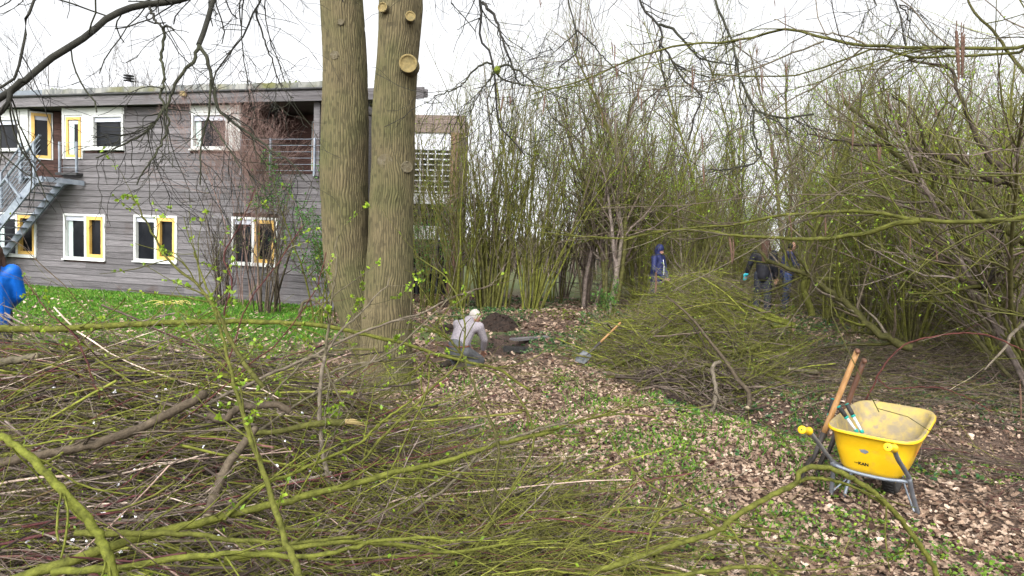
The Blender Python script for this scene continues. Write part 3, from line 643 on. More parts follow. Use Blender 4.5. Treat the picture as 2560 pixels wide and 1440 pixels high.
for q, ra in allp:
    vis = q[max(0, len(q)//4):]; rv = ra[max(0, len(q)//4):]; pts = vis[None]; L = np.linalg.norm(np.diff(vis, axis=0), axis=1).sum()
    n = int(5+L*6)
    p, d, l, r = kids(rng, pts, rv[None], n, .1, 1, (30, 75), L=(.25, .8), rr=.5)
    p2, r2 = grow(rng, p, d+np.array([0, 0, -.25]), l, r, 7, .22, -.03, .4); gt.tube(p2-OT, np.clip(r2, .0025, .006), 4, rng.uniform(.15, .55, n))
    a = kids(rng, p2, r2, n*3, .2, 1, (25, 65), L=(.12, .4)); p3, r3 = grow(rng, a[0], a[1]+np.array([0, 0, -.15]), a[2], a[3], 5, .2, -.02, .5); gf.tube(p3-OT, np.full(r3.shape, .0019), 3, rng.uniform(.1, .5, n*3))
o = gt.build('twigs', M['limb'], tree); o['kind'] = 'stuff'
o = gf.build('fine_twigs', M['limb'], tree); o['kind'] = 'stuff'
g = Geo(); g.sphere(P(1243, 175, 5.85)-OT, (.03, .03, .035)); g.build('gall', M['moss'], tree)

# ================================================================== HAZEL ON THE RIGHT (boughs reach across the frame)
hz = empty('hazel_bush', (3.3, 2.7, 0), 0, 'hazel with long catkin hung boughs reaching in over the clearing', 'shrub'); OH = np.array([3.3, 2.7, 0]); rng = np.random.default_rng(91)
hl = []
def bough(px, d, r, pre=(), t=.45, tw=7, nm='bough'):
    q, ra = traced(px, d, (r[0]*.78, r[1]*.8), pre, None, .002, rng); g = Geo(); g.tube(q-OH, ra, 8, t); g.build(nm, M['twig' if t > .4 else 'limb'], hz); hl.append((q, ra, tw)); return q
bough([(2700, 95), (2560, 118), (2480, 122), (2400, 121), (2300, 118), (2180, 115), (2100, 105), (2060, 95), (2010, 80), (1955, 75), (1890, 92), (1830, 103), (1700, 115), (1620, 135), (1540, 165), (1440, 205), (1330, 236)], (2.9, 3.6), (10, 2.5), [(3.3, 2.7, 0), (3.35, 2.75, 1.5), (3.1, 2.8, 2.6)], t=.6*.6+.2)
bough([(2640, 105), (2560, 130), (2400, 139), (2300, 143), (2240, 135), (2190, 122), (2120, 145), (2040, 175), (1990, 188), (1900, 192), (1780, 188)], (2.9, 3.5), (8, 2), [(3.35, 2.75, 1.6), (3.1, 2.8, 2.6)], t=.56)
bough([(2060, 103), (1990, 130), (1900, 165), (1830, 190), (1700, 215), (1500, 240)], (3.1, 3.5), (3, 1.5))
bough([(2160, 118), (2110, 160), (2040, 215), (1960, 260), (1900, 300), (1820, 330)], (3.1, 3.4), (3, 1.5))
bough([(2230, 140), (2160, 215), (2100, 300), (2040, 360)], (3.1, 3.3), (3, 1.5))
bough([(1935, 48), (2000, 75), (2090, 85), (2130, 95), (2165, 112)], (3.1, 3.0), (1.5, 3))
bough([(2420, 0), (2440, 35), (2480, 75), (2520, 130), (2560, 180), (2640, 260)], (3.3, 3.1), (3.5, 6), t=.5)
bough([(2720, 530), (2560, 546), (2450, 554), (2380, 555), (2290, 550), (2230, 538), (2170, 530), (2110, 528), (2050, 534), (1960, 538), (1900, 548), (1840, 562), (1760, 567), (1660, 578), (1560, 596), (1440, 590), (1340, 580)], (3.2, 4.6), (11, 2), [(3.3, 2.7, 0), (3.35, 2.9, 1.0)], t=.64)
bough([(2300, 551), (2230, 562), (2170, 583), (2120, 590), (2050, 597), (1980, 597), (1900, 592), (1830, 588), (1760, 576), (1650, 578), (1560, 602)], (3.5, 4.4), (8, 2), t=.64)
bough([(2740, 440), (2560, 440), (2400, 440), (2300, 432), (2200, 447), (2120, 447), (2060, 440), (2025, 425)], (2.3, 2.6), (4, 2), [(3.3, 2.7, 1.0)], t=.55)
bough([(2200, 452), (2160, 470), (2100, 495)], (2.4, 2.4), (2, 1.5), t=.5)
bough([(2700, 420), (2560, 390), (2480, 375), (2420, 350), (2350, 335)], (1.6, 1.7), (5, 2), [(3.3, 2.7, 1.0)], t=.45, tw=1)
bough([(2700, 600), (2560, 630), (2520, 645), (2470, 642)], (1.8, 1.9), (4, 2), [(3.3, 2.7, 1.0)], t=.45, tw=1)
bough([(2620, 60), (2500, 90), (2440, 130), (2405, 80), (2380, 60)], (1.0, .9), (2, 1.2), [(3.3, 2.7, 1.0), (1.8, 1.4, 2.6)], t=.45, tw=0)
g1 = Geo(); g2 = Geo(); g3 = Geo(); fine = []
for q, ra, tw in hl:
    if not tw: continue
    vis = q[len(q)//5:]; L = np.linalg.norm(np.diff(vis, axis=0), axis=1).sum(); n = max(3, int(L*tw))
    p, d, l, r = kids(rng, vis[None], ra[None, len(q)//5:], n, .05, 1, (20, 50), L=(.3, .9), rr=.5)
    p2, r2 = grow(rng, p, d*np.array([1, 1, .7]), l, r, 7, .13, .0, .4); g1.tube(p2-OH, np.clip(r2, .0016, .004), 4, rng.uniform(.3, .7, n))
    a = kids(rng, p2, r2, n*2, .2, 1, (25, 60), L=(.12, .4)); p3, r3 = grow(rng, *a, 5, .15, 0, .5); g2.tube(p3-OH, np.full(r3.shape, .0012), 3, rng.uniform(.25, .6, n*2)); fine.append(p2)
    k = n*3; i = rng.integers(0, len(p3), k); pb = p3[i, rng.integers(1, 5, k)]; g3.leaf(pb-OH, rng.normal(size=(k, 3))+[0, 0, .5], rng.uniform(.005, .012, k), rng.uniform(.4, 1, k), rng=rng, wid=.7)
o = g1.build('side_twigs', M['twig'], hz); o['kind'] = 'stuff'
o = g2.build('fine_twigs', M['twig'], hz); o['kind'] = 'stuff'
o = g3.build('buds', M['leafy'], hz); o['kind'] = 'stuff'
def catkin(px, y0, y1, d, wpx, n=1, lean=0):
    for k in range(n):
        a = P(px+k*wpx*.9-(n-1)*wpx*.45, y0+k*4, d+.01*k); b = P(px+lean+k*wpx*.7-(n-1)*wpx*.4, y1-k*6, d+.01*k); K = 26
        wpx = wpx*.72; c = a+(b-a)*np.linspace(0, 1, K)[:, None]; c[:, 0] += np.sin(np.linspace(0, 2, K)+k)*.0015*d
        r = wpx*.5*d/FPX*np.sin(np.clip(np.linspace(.12, 1.02, K)*pi, .35, 3.0))**.4*(1+.22*np.where(np.arange(K) % 2, 1, -1)); r[0] *= .3; r[-1] *= .4
        g = Geo(); g.tube(c-OH, r[None][0], 7); g.tube(np.array([a-OH+[0, 0, .012], a-OH]), np.array([.0008, .0008]), 4); g.build('catkin', M['catkin'], hz)
for a in [(2402, 75, 205, .9, 13, 3, 3), (1828, 595, 660, 2.3, 8, 2, 3), (1640, 680, 732, 2.2, 8, 1, -4), (1962, 18, 102, 3, 3, 1, -2), (1903, 165, 225, 3, 4, 2), (1733, 165, 235, 3.2, 5, 2, -4),
          (1529, 105, 140, 3.5, 4, 1), (1537, 112, 155, 3.4, 5, 1, -4), (1541, 158, 200, 3.2, 5, 2), (1458, 55, 100, 3.4, 3, 1, -5), (1594, 222, 262, 3.2, 5, 1), (1603, 245, 280, 3.2, 5, 1, -3), (1505, 280, 322, 3, 4, 1, -2),
          (1258, 236, 282, 3.1, 6, 1, -10), (1277, 240, 265, 3.2, 5, 2, -3), (1362, 238, 288, 3.1, 6, 1, -8), (1754, 332, 382, 2.8, 5, 1), (1757, 410, 460, 2.7, 6, 1), (1622, 395, 422, 2.9, 5, 1), (1563, 415, 440, 3, 4, 1),
          (2066, 218, 285, 2.8, 3, 1, -3), (2106, 232, 270, 2.9, 3, 1), (2122, 235, 268, 2.9, 3, 1), (2133, 315, 380, 2.5, 6, 1, -6), (2197, 362, 408, 2.6, 6, 2), (2080, 368, 400, 2.7, 5, 1), (2152, 405, 440, 2.7, 4, 1), (2046, 320, 390, 3, 3, 1),
          (2220, 232, 280, 2.7, 3, 1), (1974, 540, 595, 2.9, 5, 1, 3), (2063, 545, 592, 2.9, 6, 1, -2), (2242, 360, 370, 2.7, 4, 1), (2338, 270, 290, 2.7, 4, 1), (1849, 95, 135, 3, 3, 2), (1890, 110, 145, 3.1, 3, 2), (1965, 155, 190, 3, 4, 2), (1880, 215, 245, 3, 4, 1),
          (2340, 625, 655, 2.6, 4, 1), (2275, 590, 630, 2.7, 4, 1, -3), (1775, 318, 350, 3, 3, 1), (1928, 365, 405, 3, 4, 2), (1850, 330, 360, 3.1, 3, 2), (1905, 205, 240, 3.1, 3, 2), (1945, 240, 265, 3.1, 4, 1), (1480, 190, 220, 3.4, 4, 1), (1350, 0, 20, 3.4, 3, 2), (1935, 0, 18, 3.2, 3, 1), (2550, 960, 1060, 1.6, 7, 1)]:
    catkin(*a)

# ================================================================== COPPICE, TREES AND THICKET
SH = [  # px, depth, label, kw
 (1075, 17.2, 'hazel coppice of thin mossy rods just right of the twin trunk', dict(n=22, H=4.6, spread=.18, r=.02, k2=110, k3=500, k4=2400, leaf=300, seed=1)),
 (1150, 16.6, 'second hazel coppice right of the twin trunk, fanning wide behind the kneeling man', dict(n=26, H=5.2, spread=.3, r=.026, k2=150, k3=800, k4=2400, leaf=300, seed=2)),
 (1228, 17.4, 'dense upright hazel coppice of olive rods directly above the digging man', dict(n=44, H=6.2, spread=.16, r=.03, k2=240, k3=1500, k4=2400, leaf=300, seed=3, base=.5)),
 (1330, 17.0, 'hazel coppice leaning right beside the gap with the pale view', dict(n=30, H=6.0, spread=.26, r=.024, k2=190, k3=1300, k4=2400, leaf=500, seed=4, lean=(.12, 0), leafz=(.3, .7))),
 (1410, 21, 'thin dark stemmed shrub behind the leaf strewn gap', dict(n=12, H=5.5, spread=.25, r=.02, k2=120, k3=900, leaf=400, seed=5, tint=(.2, .45))),
 (1470, 18.4, 'young tree with dark leaning stems rising from the green mound', dict(n=7, H=7.0, spread=.2, r=.07, k2=110, k3=1100, k4=1600, leaf=1100, seed=6, tint=(.25, .5), lean=(.1, 0))),
 (1520, 17.2, 'crooked tree with thick mossy stems left of the hooded person', dict(n=6, H=6.6, spread=.3, r=.085, k2=120, k3=1000, k4=1500, leaf=1000, seed=7, tint=(.4, .55), lean=(.14, 0), wob=.09)),
 (1600, 18.5, 'shrub with curved boughs and yellow green buds behind the hooded person', dict(n=12, H=6.2, spread=.35, r=.04, k2=150, k3=1100, k4=1500, leaf=1500, seed=8)),
 (1735, 17.5, 'budding shrub between the hooded person and the pair', dict(n=14, H=5.0, spread=.4, r=.03, k2=150, k3=1100, k4=900, leaf=1700, seed=9)),
 (1840, 19.5, 'tall tree with open branching above the brush between the people', dict(n=5, H=7.6, spread=.22, r=.06, k2=80, k3=800, k4=1200, leaf=500, seed=10, lean=(-.12, 0))),
 (1990, 20, 'thin stemmed shrub behind the bald man', dict(n=12, H=4.2, spread=.35, r=.025, k2=100, k3=700, leaf=900, seed=11)),
 (2075, 14.5, 'hazel with straight mossy stems right of the bald man', dict(n=9, H=5.6, spread=.24, r=.03, k2=110, k3=1000, k4=900, leaf=1300, seed=12, tint=(.55, .75), lean=(.08, 0))),
 (2170, 13, 'hazel clump of mossy rods behind the wheelbarrow', dict(n=26, H=4.9, spread=.42, r=.022, k2=240, k3=1700, k4=1400, leaf=1700, seed=13)),
 (2290, 12, 'sprawling hazel clump above the far bank behind the wheelbarrow tray', dict(n=26, H=4.6, spread=.5, r=.024, k2=240, k3=1700, k4=1400, leaf=1700, seed=14)),
 (2410, 13.5, 'hazel clump with crossing dark stems toward the right of the thicket', dict(n=24, H=5.4, spread=.45, r=.03, k2=220, k3=1700, k4=1400, leaf=1600, seed=15, tint=(.35, .65))),
 (2520, 10.8, 'hazel clump leaning left at the right end of the thicket', dict(n=22, H=4.4, spread=.5, r=.026, k2=240, k3=1500, k4=1400, leaf=1200, seed=16, lean=(-.35, 0))),
 (2640, 9.2, 'thick stemmed hazel leaning in from beyond the right side', dict(n=12, H=4.8, spread=.35, r=.04, k2=160, k3=1000, k4=900, leaf=500, seed=17, lean=(-.6, -.05), tint=(.4, .6))),
]
shr = []
for px, d, lb, kw in SH:
    sd = kw.pop('seed'); kw.setdefault('lsz', .042); kw['leaf'] = int(kw.get('leaf', 0)*2.3); kw['k4'] = int(kw.get('k4', 0)*.7); kw['k3'] = int(kw['k3']*.8); kw.setdefault('t2', (.38, .78)); kw.setdefault('bark', 'twig2')
    shr.append(shrub('hazel_shrub' if 'tree' not in lb else 'young_tree', at_ground(px, d), lb, 'shrub' if 'tree' not in lb else 'tree', 'shrubs and young trees of the copse', sd, **kw))
# back row of the thicket: look-alikes nothing tells apart
src = [shr[2], shr[7], shr[12], shr[13], shr[14]]
rb = random.Random(5)
for k, (px, d) in enumerate([(1650, 22), (1760, 23), (1900, 26), (2080, 19), (2180, 17.5), (2260, 16), (2360, 18.5), (2440, 16.5), (2540, 17), (2620, 13.5), (2700, 15), (1560, 27), (1700, 28), (2130, 24), (2300, 23), (2500, 22), (2660, 20), (1850, 31)]):
    c = copy_tree(src[k % 5 if px > 1400 else 0]); c.location = at_ground(px, d); c.rotation_euler = (0, 0, rb.uniform(0, 6.28)); s_ = rb.uniform(.85, 1.1)
    if px in (1850, 1900, 1760): s_ *= .62
    if px == 1390: s_ *= .6
    c.scale = (s_, s_, s_); c['label'] = 'shrub in the tangled back row of the thicket'; c['category'] = 'shrub'; c['group'] = 'back row of the thicket'; c.name = 'thicket_shrub'
# shrubs at the building
shrub('red_twigged_shrub', at_ground(668, 14.6), 'tall many stemmed shrub with reddish upper twigs before the last ground floor window', seed=31, n=20, H=3.3, spread=.17, r=.02, k2=70, k3=300, k4=300, tint=(.15, .5), t2=(.2, .38), base=.28, leaf=220, leafz=(0, .5), leaft=(.4, 1), lsz=.03)
M['pinktwig'] = mat('pink_twig_bark', (.16, .10, .085), (.25, .17, .145), 12, .8)
sh2 = shrub('bare_climber', tuple(bpt(5.5, -.45, .2)), 'bare climber with pinkish brown twigs matted over the upper balcony', 'climber', seed=32, bark='pinktwig', t0k=.55, n=11, H=4.35, spread=.13, r=.012, k2=130, k3=1400, k4=3600, base=.4, up2=.1, leaf=0)
shrub('slim_shrub', at_ground(556, 15.2), 'slim dark stemmed shrub against the boards between two ground floor windows', seed=33, n=16, H=2.6, spread=.1, r=.016, k2=60, k3=500, k4=600, tint=(.1, .4), t2=(.15, .5), leaf=160, lsz=.025)
shrub('privet_shrub', at_ground(808, 13.5), 'bright leafy evergreen shrub pressed behind the left stem of the twin tree', seed=34, leafmat='leafg', n=9, H=3.3, spread=.12, r=.018, k2=60, k3=400, leaf=4200, lsz=.045, leaft=(0, 1), leafz=(.1, 1), lean=(.0, 0))
shrub('ivy_bush', at_ground(1060, 15.5), 'small ivy green bush at the foot of the hazels right of the twin trunk', seed=35, leafmat='leafg', n=8, H=2.6, spread=.2, r=.012, k2=40, k3=260, leaf=700, lsz=.04, leaft=(0, .7), lean=(.02, 0))
shrub('holly_tree', at_ground(1395, 19.3), 'slender tree veiled in fresh green leaves above the gap', 'tree', seed=36, leafmat='leafg', n=4, H=6.2, spread=.16, r=.03, k2=70, k3=500, k4=500, leaf=2200, lsz=.05, leafz=(.5, 1), leaft=(.3, 1), lean=(.06, 0))
shrub('green_shrub', at_ground(1520, 15.2), 'low fern green bush by the mossy mound', seed=37, leafmat='leafg', n=10, H=.9, spread=.6, r=.008, k2=40, k3=200, leaf=700, lsz=.05, leaft=(.2, 1))
# leaning limbs traced in the right thicket
rng = np.random.default_rng(15)
tk = empty('leaning_hazel', at_ground(2700, 8.6), 0, 'old hazel whose thick mossy limbs lean far left through the thicket', 'shrub', 'shrubs and young trees of the copse'); OK_ = np.array(tk.location)
tq = []
def tlimb(px, d, r, t, K=None):
    q, ra = traced(px, d, r, (), K, .015, rng); g = Geo(); g.tube(q-OK_, ra, 8, t); g.build('limb', M['twig'], tk); tq.append((q, ra))
tlimb([(2700, 840), (2600, 800), (2530, 765), (2470, 715), (2430, 660), (2400, 590), (2370, 540), (2320, 470), (2250, 400), (2200, 335), (2150, 290), (2110, 250)], (8.6, 9.2), (16, 4), .5)
tlimb([(2470, 715), (2420, 700), (2380, 675), (2340, 640), (2290, 620)], (8.8, 9), (10, 4), .3)
tlimb([(2461, 718), (2485, 660), (2505, 590), (2480, 575), (2420, 590)], (8.5, 8.7), (7, 2), .05)
tlimb([(2700, 700), (2560, 600), (2500, 560), (2430, 510), (2380, 440), (2300, 370), (2240, 300)], (8.2, 9), (14, 4), .5)
tlimb([(2560, 480), (2500, 430), (2440, 330), (2390, 220), (2378, 180), (2330, 160), (2270, 150)], (8.0, 8.6), (9, 2), .2)
tlimb([(2500, 460), (2430, 420), (2340, 385), (2240, 365), (2100, 355), (2020, 335)], (8.0, 9), (8, 2), .2)
tlimb([(2340, 450), (2320, 400), (2300, 320), (2275, 270), (2230, 240)], (8.8, 9), (6, 2), .15)
tlimb([(2280, 870), (2190, 830), (2130, 770), (2060, 720), (2020, 690), (1960, 668), (1925, 655), (1890, 620)], (9.5, 10.5), (10, 4), .5)
tlimb([(2100, 700), (2000, 690), (1960, 620), (1990, 540), (2020, 450), (2050, 400), (2110, 330)], (10.2, 11), (4, 3), .6)
tlimb([(2030, 790), (2010, 700), (2035, 600), (2060, 520), (2090, 450), (2110, 400), (2130, 320), (2160, 240)], (11.5, 11.5), (9, 4), .62)
g1 = Geo(); g2 = Geo()
for q, ra in tq:
    L = np.linalg.norm(np.diff(q, axis=0), axis=1).sum(); n = int(L*8)
    p, d, l, r = kids(rng, q[None], ra[None], n, .05, 1, (25, 60), L=(.4, 1.5), rr=.45); p2, r2 = grow(rng, p, d, l, r, 8, .14, .04, .3); g1.tube(p2-OK_, np.maximum(r2, .003), 4, rng.uniform(.3, .7, n))
    a = kids(rng, p2, r2, n*5, .1, 1, (25, 60), L=(.2, .7)); p3, r3 = grow(rng, *a, 5, .18, .03, .5); g2.tube(p3-OK_, np.full(r3.shape, .0022), 3, rng.uniform(.3, .75, n*5))
o = g1.build('side_twigs', M['twig'], tk); o['kind'] = 'stuff'
o = g2.build('fine_twigs', M['twig'], tk); o['kind'] = 'stuff'

# far trees behind the building and behind the copse
FT = [(150, 34, 9.2, 41), (265, 33, 9.6, 42), (375, 35, 9.3, 43), (20, 36, 9, 44)]
for k, (px, d, H, sd) in enumerate(FT):
    shrub('far_tree', at_ground(px, d), 'bare tree crown showing above the mossy roof edge', 'tree', 'bare trees beyond the roof', sd, n=9, H=H, spread=.28, r=.07, k2=150, k3=1500, k4=2500, tint=(.12, .3), t2=(.2, .36), wob=.08)
shrub('birch_tree', at_ground(1975, 30), 'pale mossy trunked tree standing far off in the bright gap of the thicket', 'tree', None, 46, n=4, H=10.5, spread=.12, r=.14, k2=60, k3=900, k4=1400, tint=(.36, .5), t2=(.25, .45), wob=.05, up2=.1)
src = [o for o in list(COL.objects) if o.name.startswith('far_tree') and o.parent is None]
for k, (px, d, s_) in enumerate([(1500, 46, .8), (1600, 40, .95), (1750, 45, 1.0), (1880, 48, .8), (2050, 42, 1.1), (2200, 38, 1), (2350, 40, 1.1), (2500, 38, 1.15), (2650, 36, 1.1)]):
    c = copy_tree(src[k % 4]); c.location = at_ground(px, d); c.rotation_euler = (0, 0, k*1.7); c.scale = (s_,)*3; c['label'] = 'bare far tree in the hazy wood behind the copse'; c['group'] = 'far trees behind the copse'
# far-off wood: one mass of stems and twigs
rng = np.random.default_rng(8)
g = Geo(); N = 1500; px = rng.uniform(930, 2750, N); d = rng.uniform(30, 60, N); gap = (px > 1860) & (px < 2010)
p = np.stack([ (px-1280)/FPX*d, d, np.full(N, .1)], 1); L = rng.uniform(2.5, 6, N)*np.where(gap, .5, 1)*np.interp(px, [900, 1450, 1650], [.4, .5, 1])
q, r = grow(rng, p, np.stack([rng.normal(size=N)*.18, rng.normal(size=N)*.1, np.ones(N)], 1), L, rng.uniform(.02, .08, N), 7, .07, .03, .3); g.tube(q, r, 4, rng.uniform(.12, .6, N))
a = kids(rng, q, r, 9000, .1, 1, (20, 60), (.3, .6)); q2, r2 = grow(rng, *a, 5, .15, .08, .4); g.tube(q2, np.clip(r2, .006, .02), 3, rng.uniform(.2, .6, 9000))
a = kids(rng, q2, r2, 22000, .1, 1, (20, 60), (.3, .7)); q2, r2 = grow(rng, *a, 4, .15, .08, .4); g.tube(q2, np.full(r2.shape, .006), 3, rng.uniform(.2, .7, 22000))
tag(g.build('far_wood', M['twig2']), 'far off bare wood closing the view behind the thicket', 'wood', kind='stuff')
# undergrowth: low tangled rods under the thicket
g = Geo(); N = 5200
px = rng.uniform(1500, 2700, N); d = rng.uniform(9.5, 21, N); ok = d > 19-(px-1500)/1200*9.5; px = px[ok]; d = d[ok]; N = len(px)
x = (px-1280)/FPX*d; z = terr(x, d); p = np.stack([x, d, z+rng.uniform(0, .7, N)**1.6], 1); az = rng.uniform(0, 2*pi, N)
q, r = grow(rng, p, np.stack([np.cos(az), np.sin(az)*.6, rng.uniform(-.1, .9, N)], 1), rng.uniform(.8, 2.4, N), rng.uniform(.003, .011, N), 8, .12, -.03, .3); q[..., 2] = np.maximum(q[..., 2], terr(q[..., 0], q[..., 1])+.01)
g.tube(q, r, 4, rng.uniform(.2, .75, N)); a = kids(rng, q, r, 16000, .1, 1, (20, 60), L=(.2, .7)); q2, r2 = grow(rng, *a, 5, .2, 0, .4); g.tube(q2, np.full(r2.shape, .0022), 3, rng.uniform(.2, .75, 16000))
tag(g.build('undergrowth', M['twig2']), 'low tangle of mossy rods and twigs under the thicket', 'undergrowth', kind='stuff')

# ================================================================== BRUSH PILES
def h_left(x, y):
    hx = np.interp(x, [-4, -2.4, -1.6, -.9, -.2, .8, 1.4], [1.0, .98, .8, .42, .28, .16, .0])
    yc = np.interp(x, [-4, -1.5, 0, 1.4], [5.6, 5.3, 4.5, 4.2]); sy = np.interp(x, [-4, -1.5, 0, 1.4], [1.5, 1.45, .85, .5])
    return hx*np.exp(-(np.abs((y-yc)/sy))**2.6)+.08*(x < .2)*(y < 5.5)*sstep(.3, -.6, x)
def pile(name, label, hf, xr, yr, N, Lr, rr, az0, azs, tints, twN, seed, leafN=0, zpow=.6, arch=.12, leafm='leafy', tw_t=(.2, .8), lsz=.03, minh=.05, el=.1, fol=.65):
    rng = np.random.default_rng(seed); x = rng.uniform(*xr, N*4); y = rng.uniform(*yr, N*4); h = hf(x, y); ok = (h > minh+rng.uniform(0, .25, N*4)*.5) & ((rng.uniform(size=N*4) > .72) | (((x+1.72)/.5)**2+((y-4.1)/.45)**2 > 1)); x = x[ok][:N]; y = y[ok][:N]; h = h[ok][:N]; N = len(x)
    u = rng.uniform(0, 1, N)**zpow; L = rng.uniform(*Lr, N); az = az0+rng.normal(size=N)*azs+pi*(rng.uniform(size=N) < .5); K = 12
    el = rng.normal(size=N)*el; s = np.linspace(-.5, .5, K)[None]*L[:, None]; bend = rng.normal(size=N)[:, None]*.16*(s**2); bz = rng.normal(size=N)[:, None]*arch*s**2
    X = x[:, None]+np.cos(az)[:, None]*s-np.sin(az)[:, None]*bend; Y = y[:, None]+np.sin(az)[:, None]*s+np.cos(az)[:, None]*bend
    hh = hf(X, Y); g0 = terr(X, Y); zz = u[:, None]*((1-fol)*h[:, None]+fol*hh)+s*el[:, None]-bz*.6+.0
    sm_ = rng.normal(size=(N, K))*.006; Z = g0+np.maximum(zz, .012)+sm_
    q = np.stack([X, Y, Z], -1); r = (rng.uniform(0, 1, N)**1.7*(rr[1]-rr[0])+rr[0])[:, None]*np.linspace(1, .45, K)[None]
    tt = rng.choice([t[0] for t in tints], N, p=[t[1] for t in tints])+rng.normal(size=N)*.02
    g = Geo(); g.tube(q, r, 5, np.clip(tt, 0, .99), cap=False)
    a = kids(rng, q, r, twN, .2, 1, (15, 50), L=(.2, .75)); d2 = a[1]+np.array([0, 0, .12]); q2, r2 = grow(rng, a[0], d2, a[2], a[3], 6, .13, 0, .4)
    q2[..., 2] = np.maximum(q2[..., 2], terr(q2[..., 0], q2[..., 1])+.01)
    g.tube(q2, np.clip(r2, .0013, .0035), 3, rng.uniform(*tw_t, twN)); o = tag(g.build(name, M['twig2']), label, 'brushwood', kind='stuff')
    if leafN:
        gl = Geo(); i = rng.integers(0, twN, leafN); pp = q2[i, rng.integers(2, 6, leafN)]; gl.leaf(pp, rng.normal(size=pp.shape)+[0, 0, .6], lsz*rng.uniform(.5, 1.3, leafN), rng.uniform(.2, 1, leafN), rng=rng)
        lo = gl.build('leaves', M[leafm], o); lo['kind'] = 'stuff'
    return o
mix_l = [(.68, .17), (.56, .12), (.3, .12), (.18, .10), (.07, .12), (.42, .12), (.89, .07), (.8, .11), (.955, .07)]
pile('brushwood_heap', 'broad heap of cut green and brown rods filling the lower left', h_left, (-4.6, 1.2), (2.6, 7.6), 2000, (.7, 2.6), (.0022, .0105), .08, .38, mix_l, 6500, 51, 3400, lsz=.03, el=.2, fol=.35)
pile('brushwood_heap', 'upright and crossing twigs standing out of the lower left heap', h_left, (-4.2, .6), (3.2, 7.4), 800, (.6, 1.7), (.0016, .006), .7, .7, [(.3, .2), (.42, .2), (.89, .25), (.68, .2), (.35, .15)], 1900, 52, 1500, zpow=.35, arch=.3, lsz=.03, el=.45, fol=.3)
def h_mid(x, y):
    h = .34*np.exp(-(((x-3.0)/1.35)**2+((y-11.0)/1.3)**2)**2)+1.2*np.exp(-(((x-3.25)/.85)**2+((y-12)/1.1)**2)**1.5)+.75*np.exp(-(((x-2.85)/.75)**2+((y-10.7)/.7)**2)**1.5); return h
pile('brushwood_heap', 'high heap of budding green rods in the middle between spade and thicket', h_mid, (.8, 6.4), (9, 14.2), 1250, (.5, 2.1), (.003, .013), -.1, .6, [(.68, .35), (.56, .2), (.35, .13), (.2, .1), (.07, .1), (.8, .12)], 9500, 53, 12000, zpow=.8, arch=.25, tw_t=(.35, .82), lsz=.024, el=.28, fol=.3)
def h_low(x, y): return .38*np.exp(-(((x-2.75)/.9)**2+((y-9.7)/.45)**2)**1.5)
pile('dead_branch_litter', 'dead brown branches and roots at the foot of the middle heap', h_low, (1.6, 4), (9, 10.6), 170, (.4, 1.3), (.005, .02), .2, .6, [(.2, .5), (.35, .3), (.56, .2)], 500, 54, tw_t=(.15, .5))
def h_right(x, y): return (np.hypot(x-3, y-5.4) > 1.2)*.14*sstep(2.9, 3.6, x)*sstep(7.6, 7.0, y)*sstep(4.3, 4.8, y)*(x > 3.5-.0*y)
pile('twig_litter', 'brown brushwood strewn on the ground at the lower right beside the wheelbarrow', h_right, (3.5, 7), (4.6, 7.4), 420, (.6, 1.8), (.002, .006), .15, .35, [(.2, .5), (.3, .4), (.89, .1)], 900, 55, tw_t=(.12, .4))
def h_bank(x, y): return .16*sstep(3.2, 4.6, x)*sstep(7.6, 8.6, y)*sstep(12.6, 11, y)
pile('twig_litter', 'dark dead sticks scattered over the far bank under the thicket', h_bank, (3.2, 10), (7.8, 12.4), 1100, (.5, 2.0), (.002, .009), 0., .5, [(.12, .4), (.3, .35), (.56, .25)], 3000, 56, tw_t=(.1, .6))
def h_open(x, y): return .13*(np.hypot(x-3, y-5.4) > 1.5)
pile('fallen_twigs', 'thin green switches lying loose on the leaves of the clearing', h_open, (-1, 5.5), (3.4, 11), 150, (.4, 1.6), (.0015, .005), .4, .7, [(.68, .6), (.3, .4)], 260, 57, minh=0, zpow=1)
def h_flat(x, y): return .22*sstep(.9, .2, x)*sstep(-1.6, -.9, x)*sstep(5.4, 4.6, y)*sstep(3.0, 3.4, y)+.20*sstep(1.7, .9, x)*sstep(-.4, .2, x)*sstep(4.7, 4.0, y)
pile('green_switches', 'loose lattice of thin green switches over leaves at the lower centre', h_flat, (-1.4, 1.6), (3.0, 5.4), 210, (.7, 2.0), (.002, .0075), .3, .35, [(.68, .55), (.56, .2), (.8, .1), (.89, .07), (.3, .08)], 1500, 58, tw_t=(.45, .85))

pile('pale_stems', 'loose pale straight stems crossing over the dark hollow of the lower left heap', lambda x, y: .75*np.exp(-(((x+1.7)/.7)**2+((y-4.2)/.6)**2)), (-2.6, -.9), (3.4, 5.0), 60, (.5, 1.3), (.0022, .0045), .6, 1.1, [(.955, .3), (.42, .5), (.89, .2)], 90, 60, zpow=.3, el=.5, fol=.2, tw_t=(.35, .45))
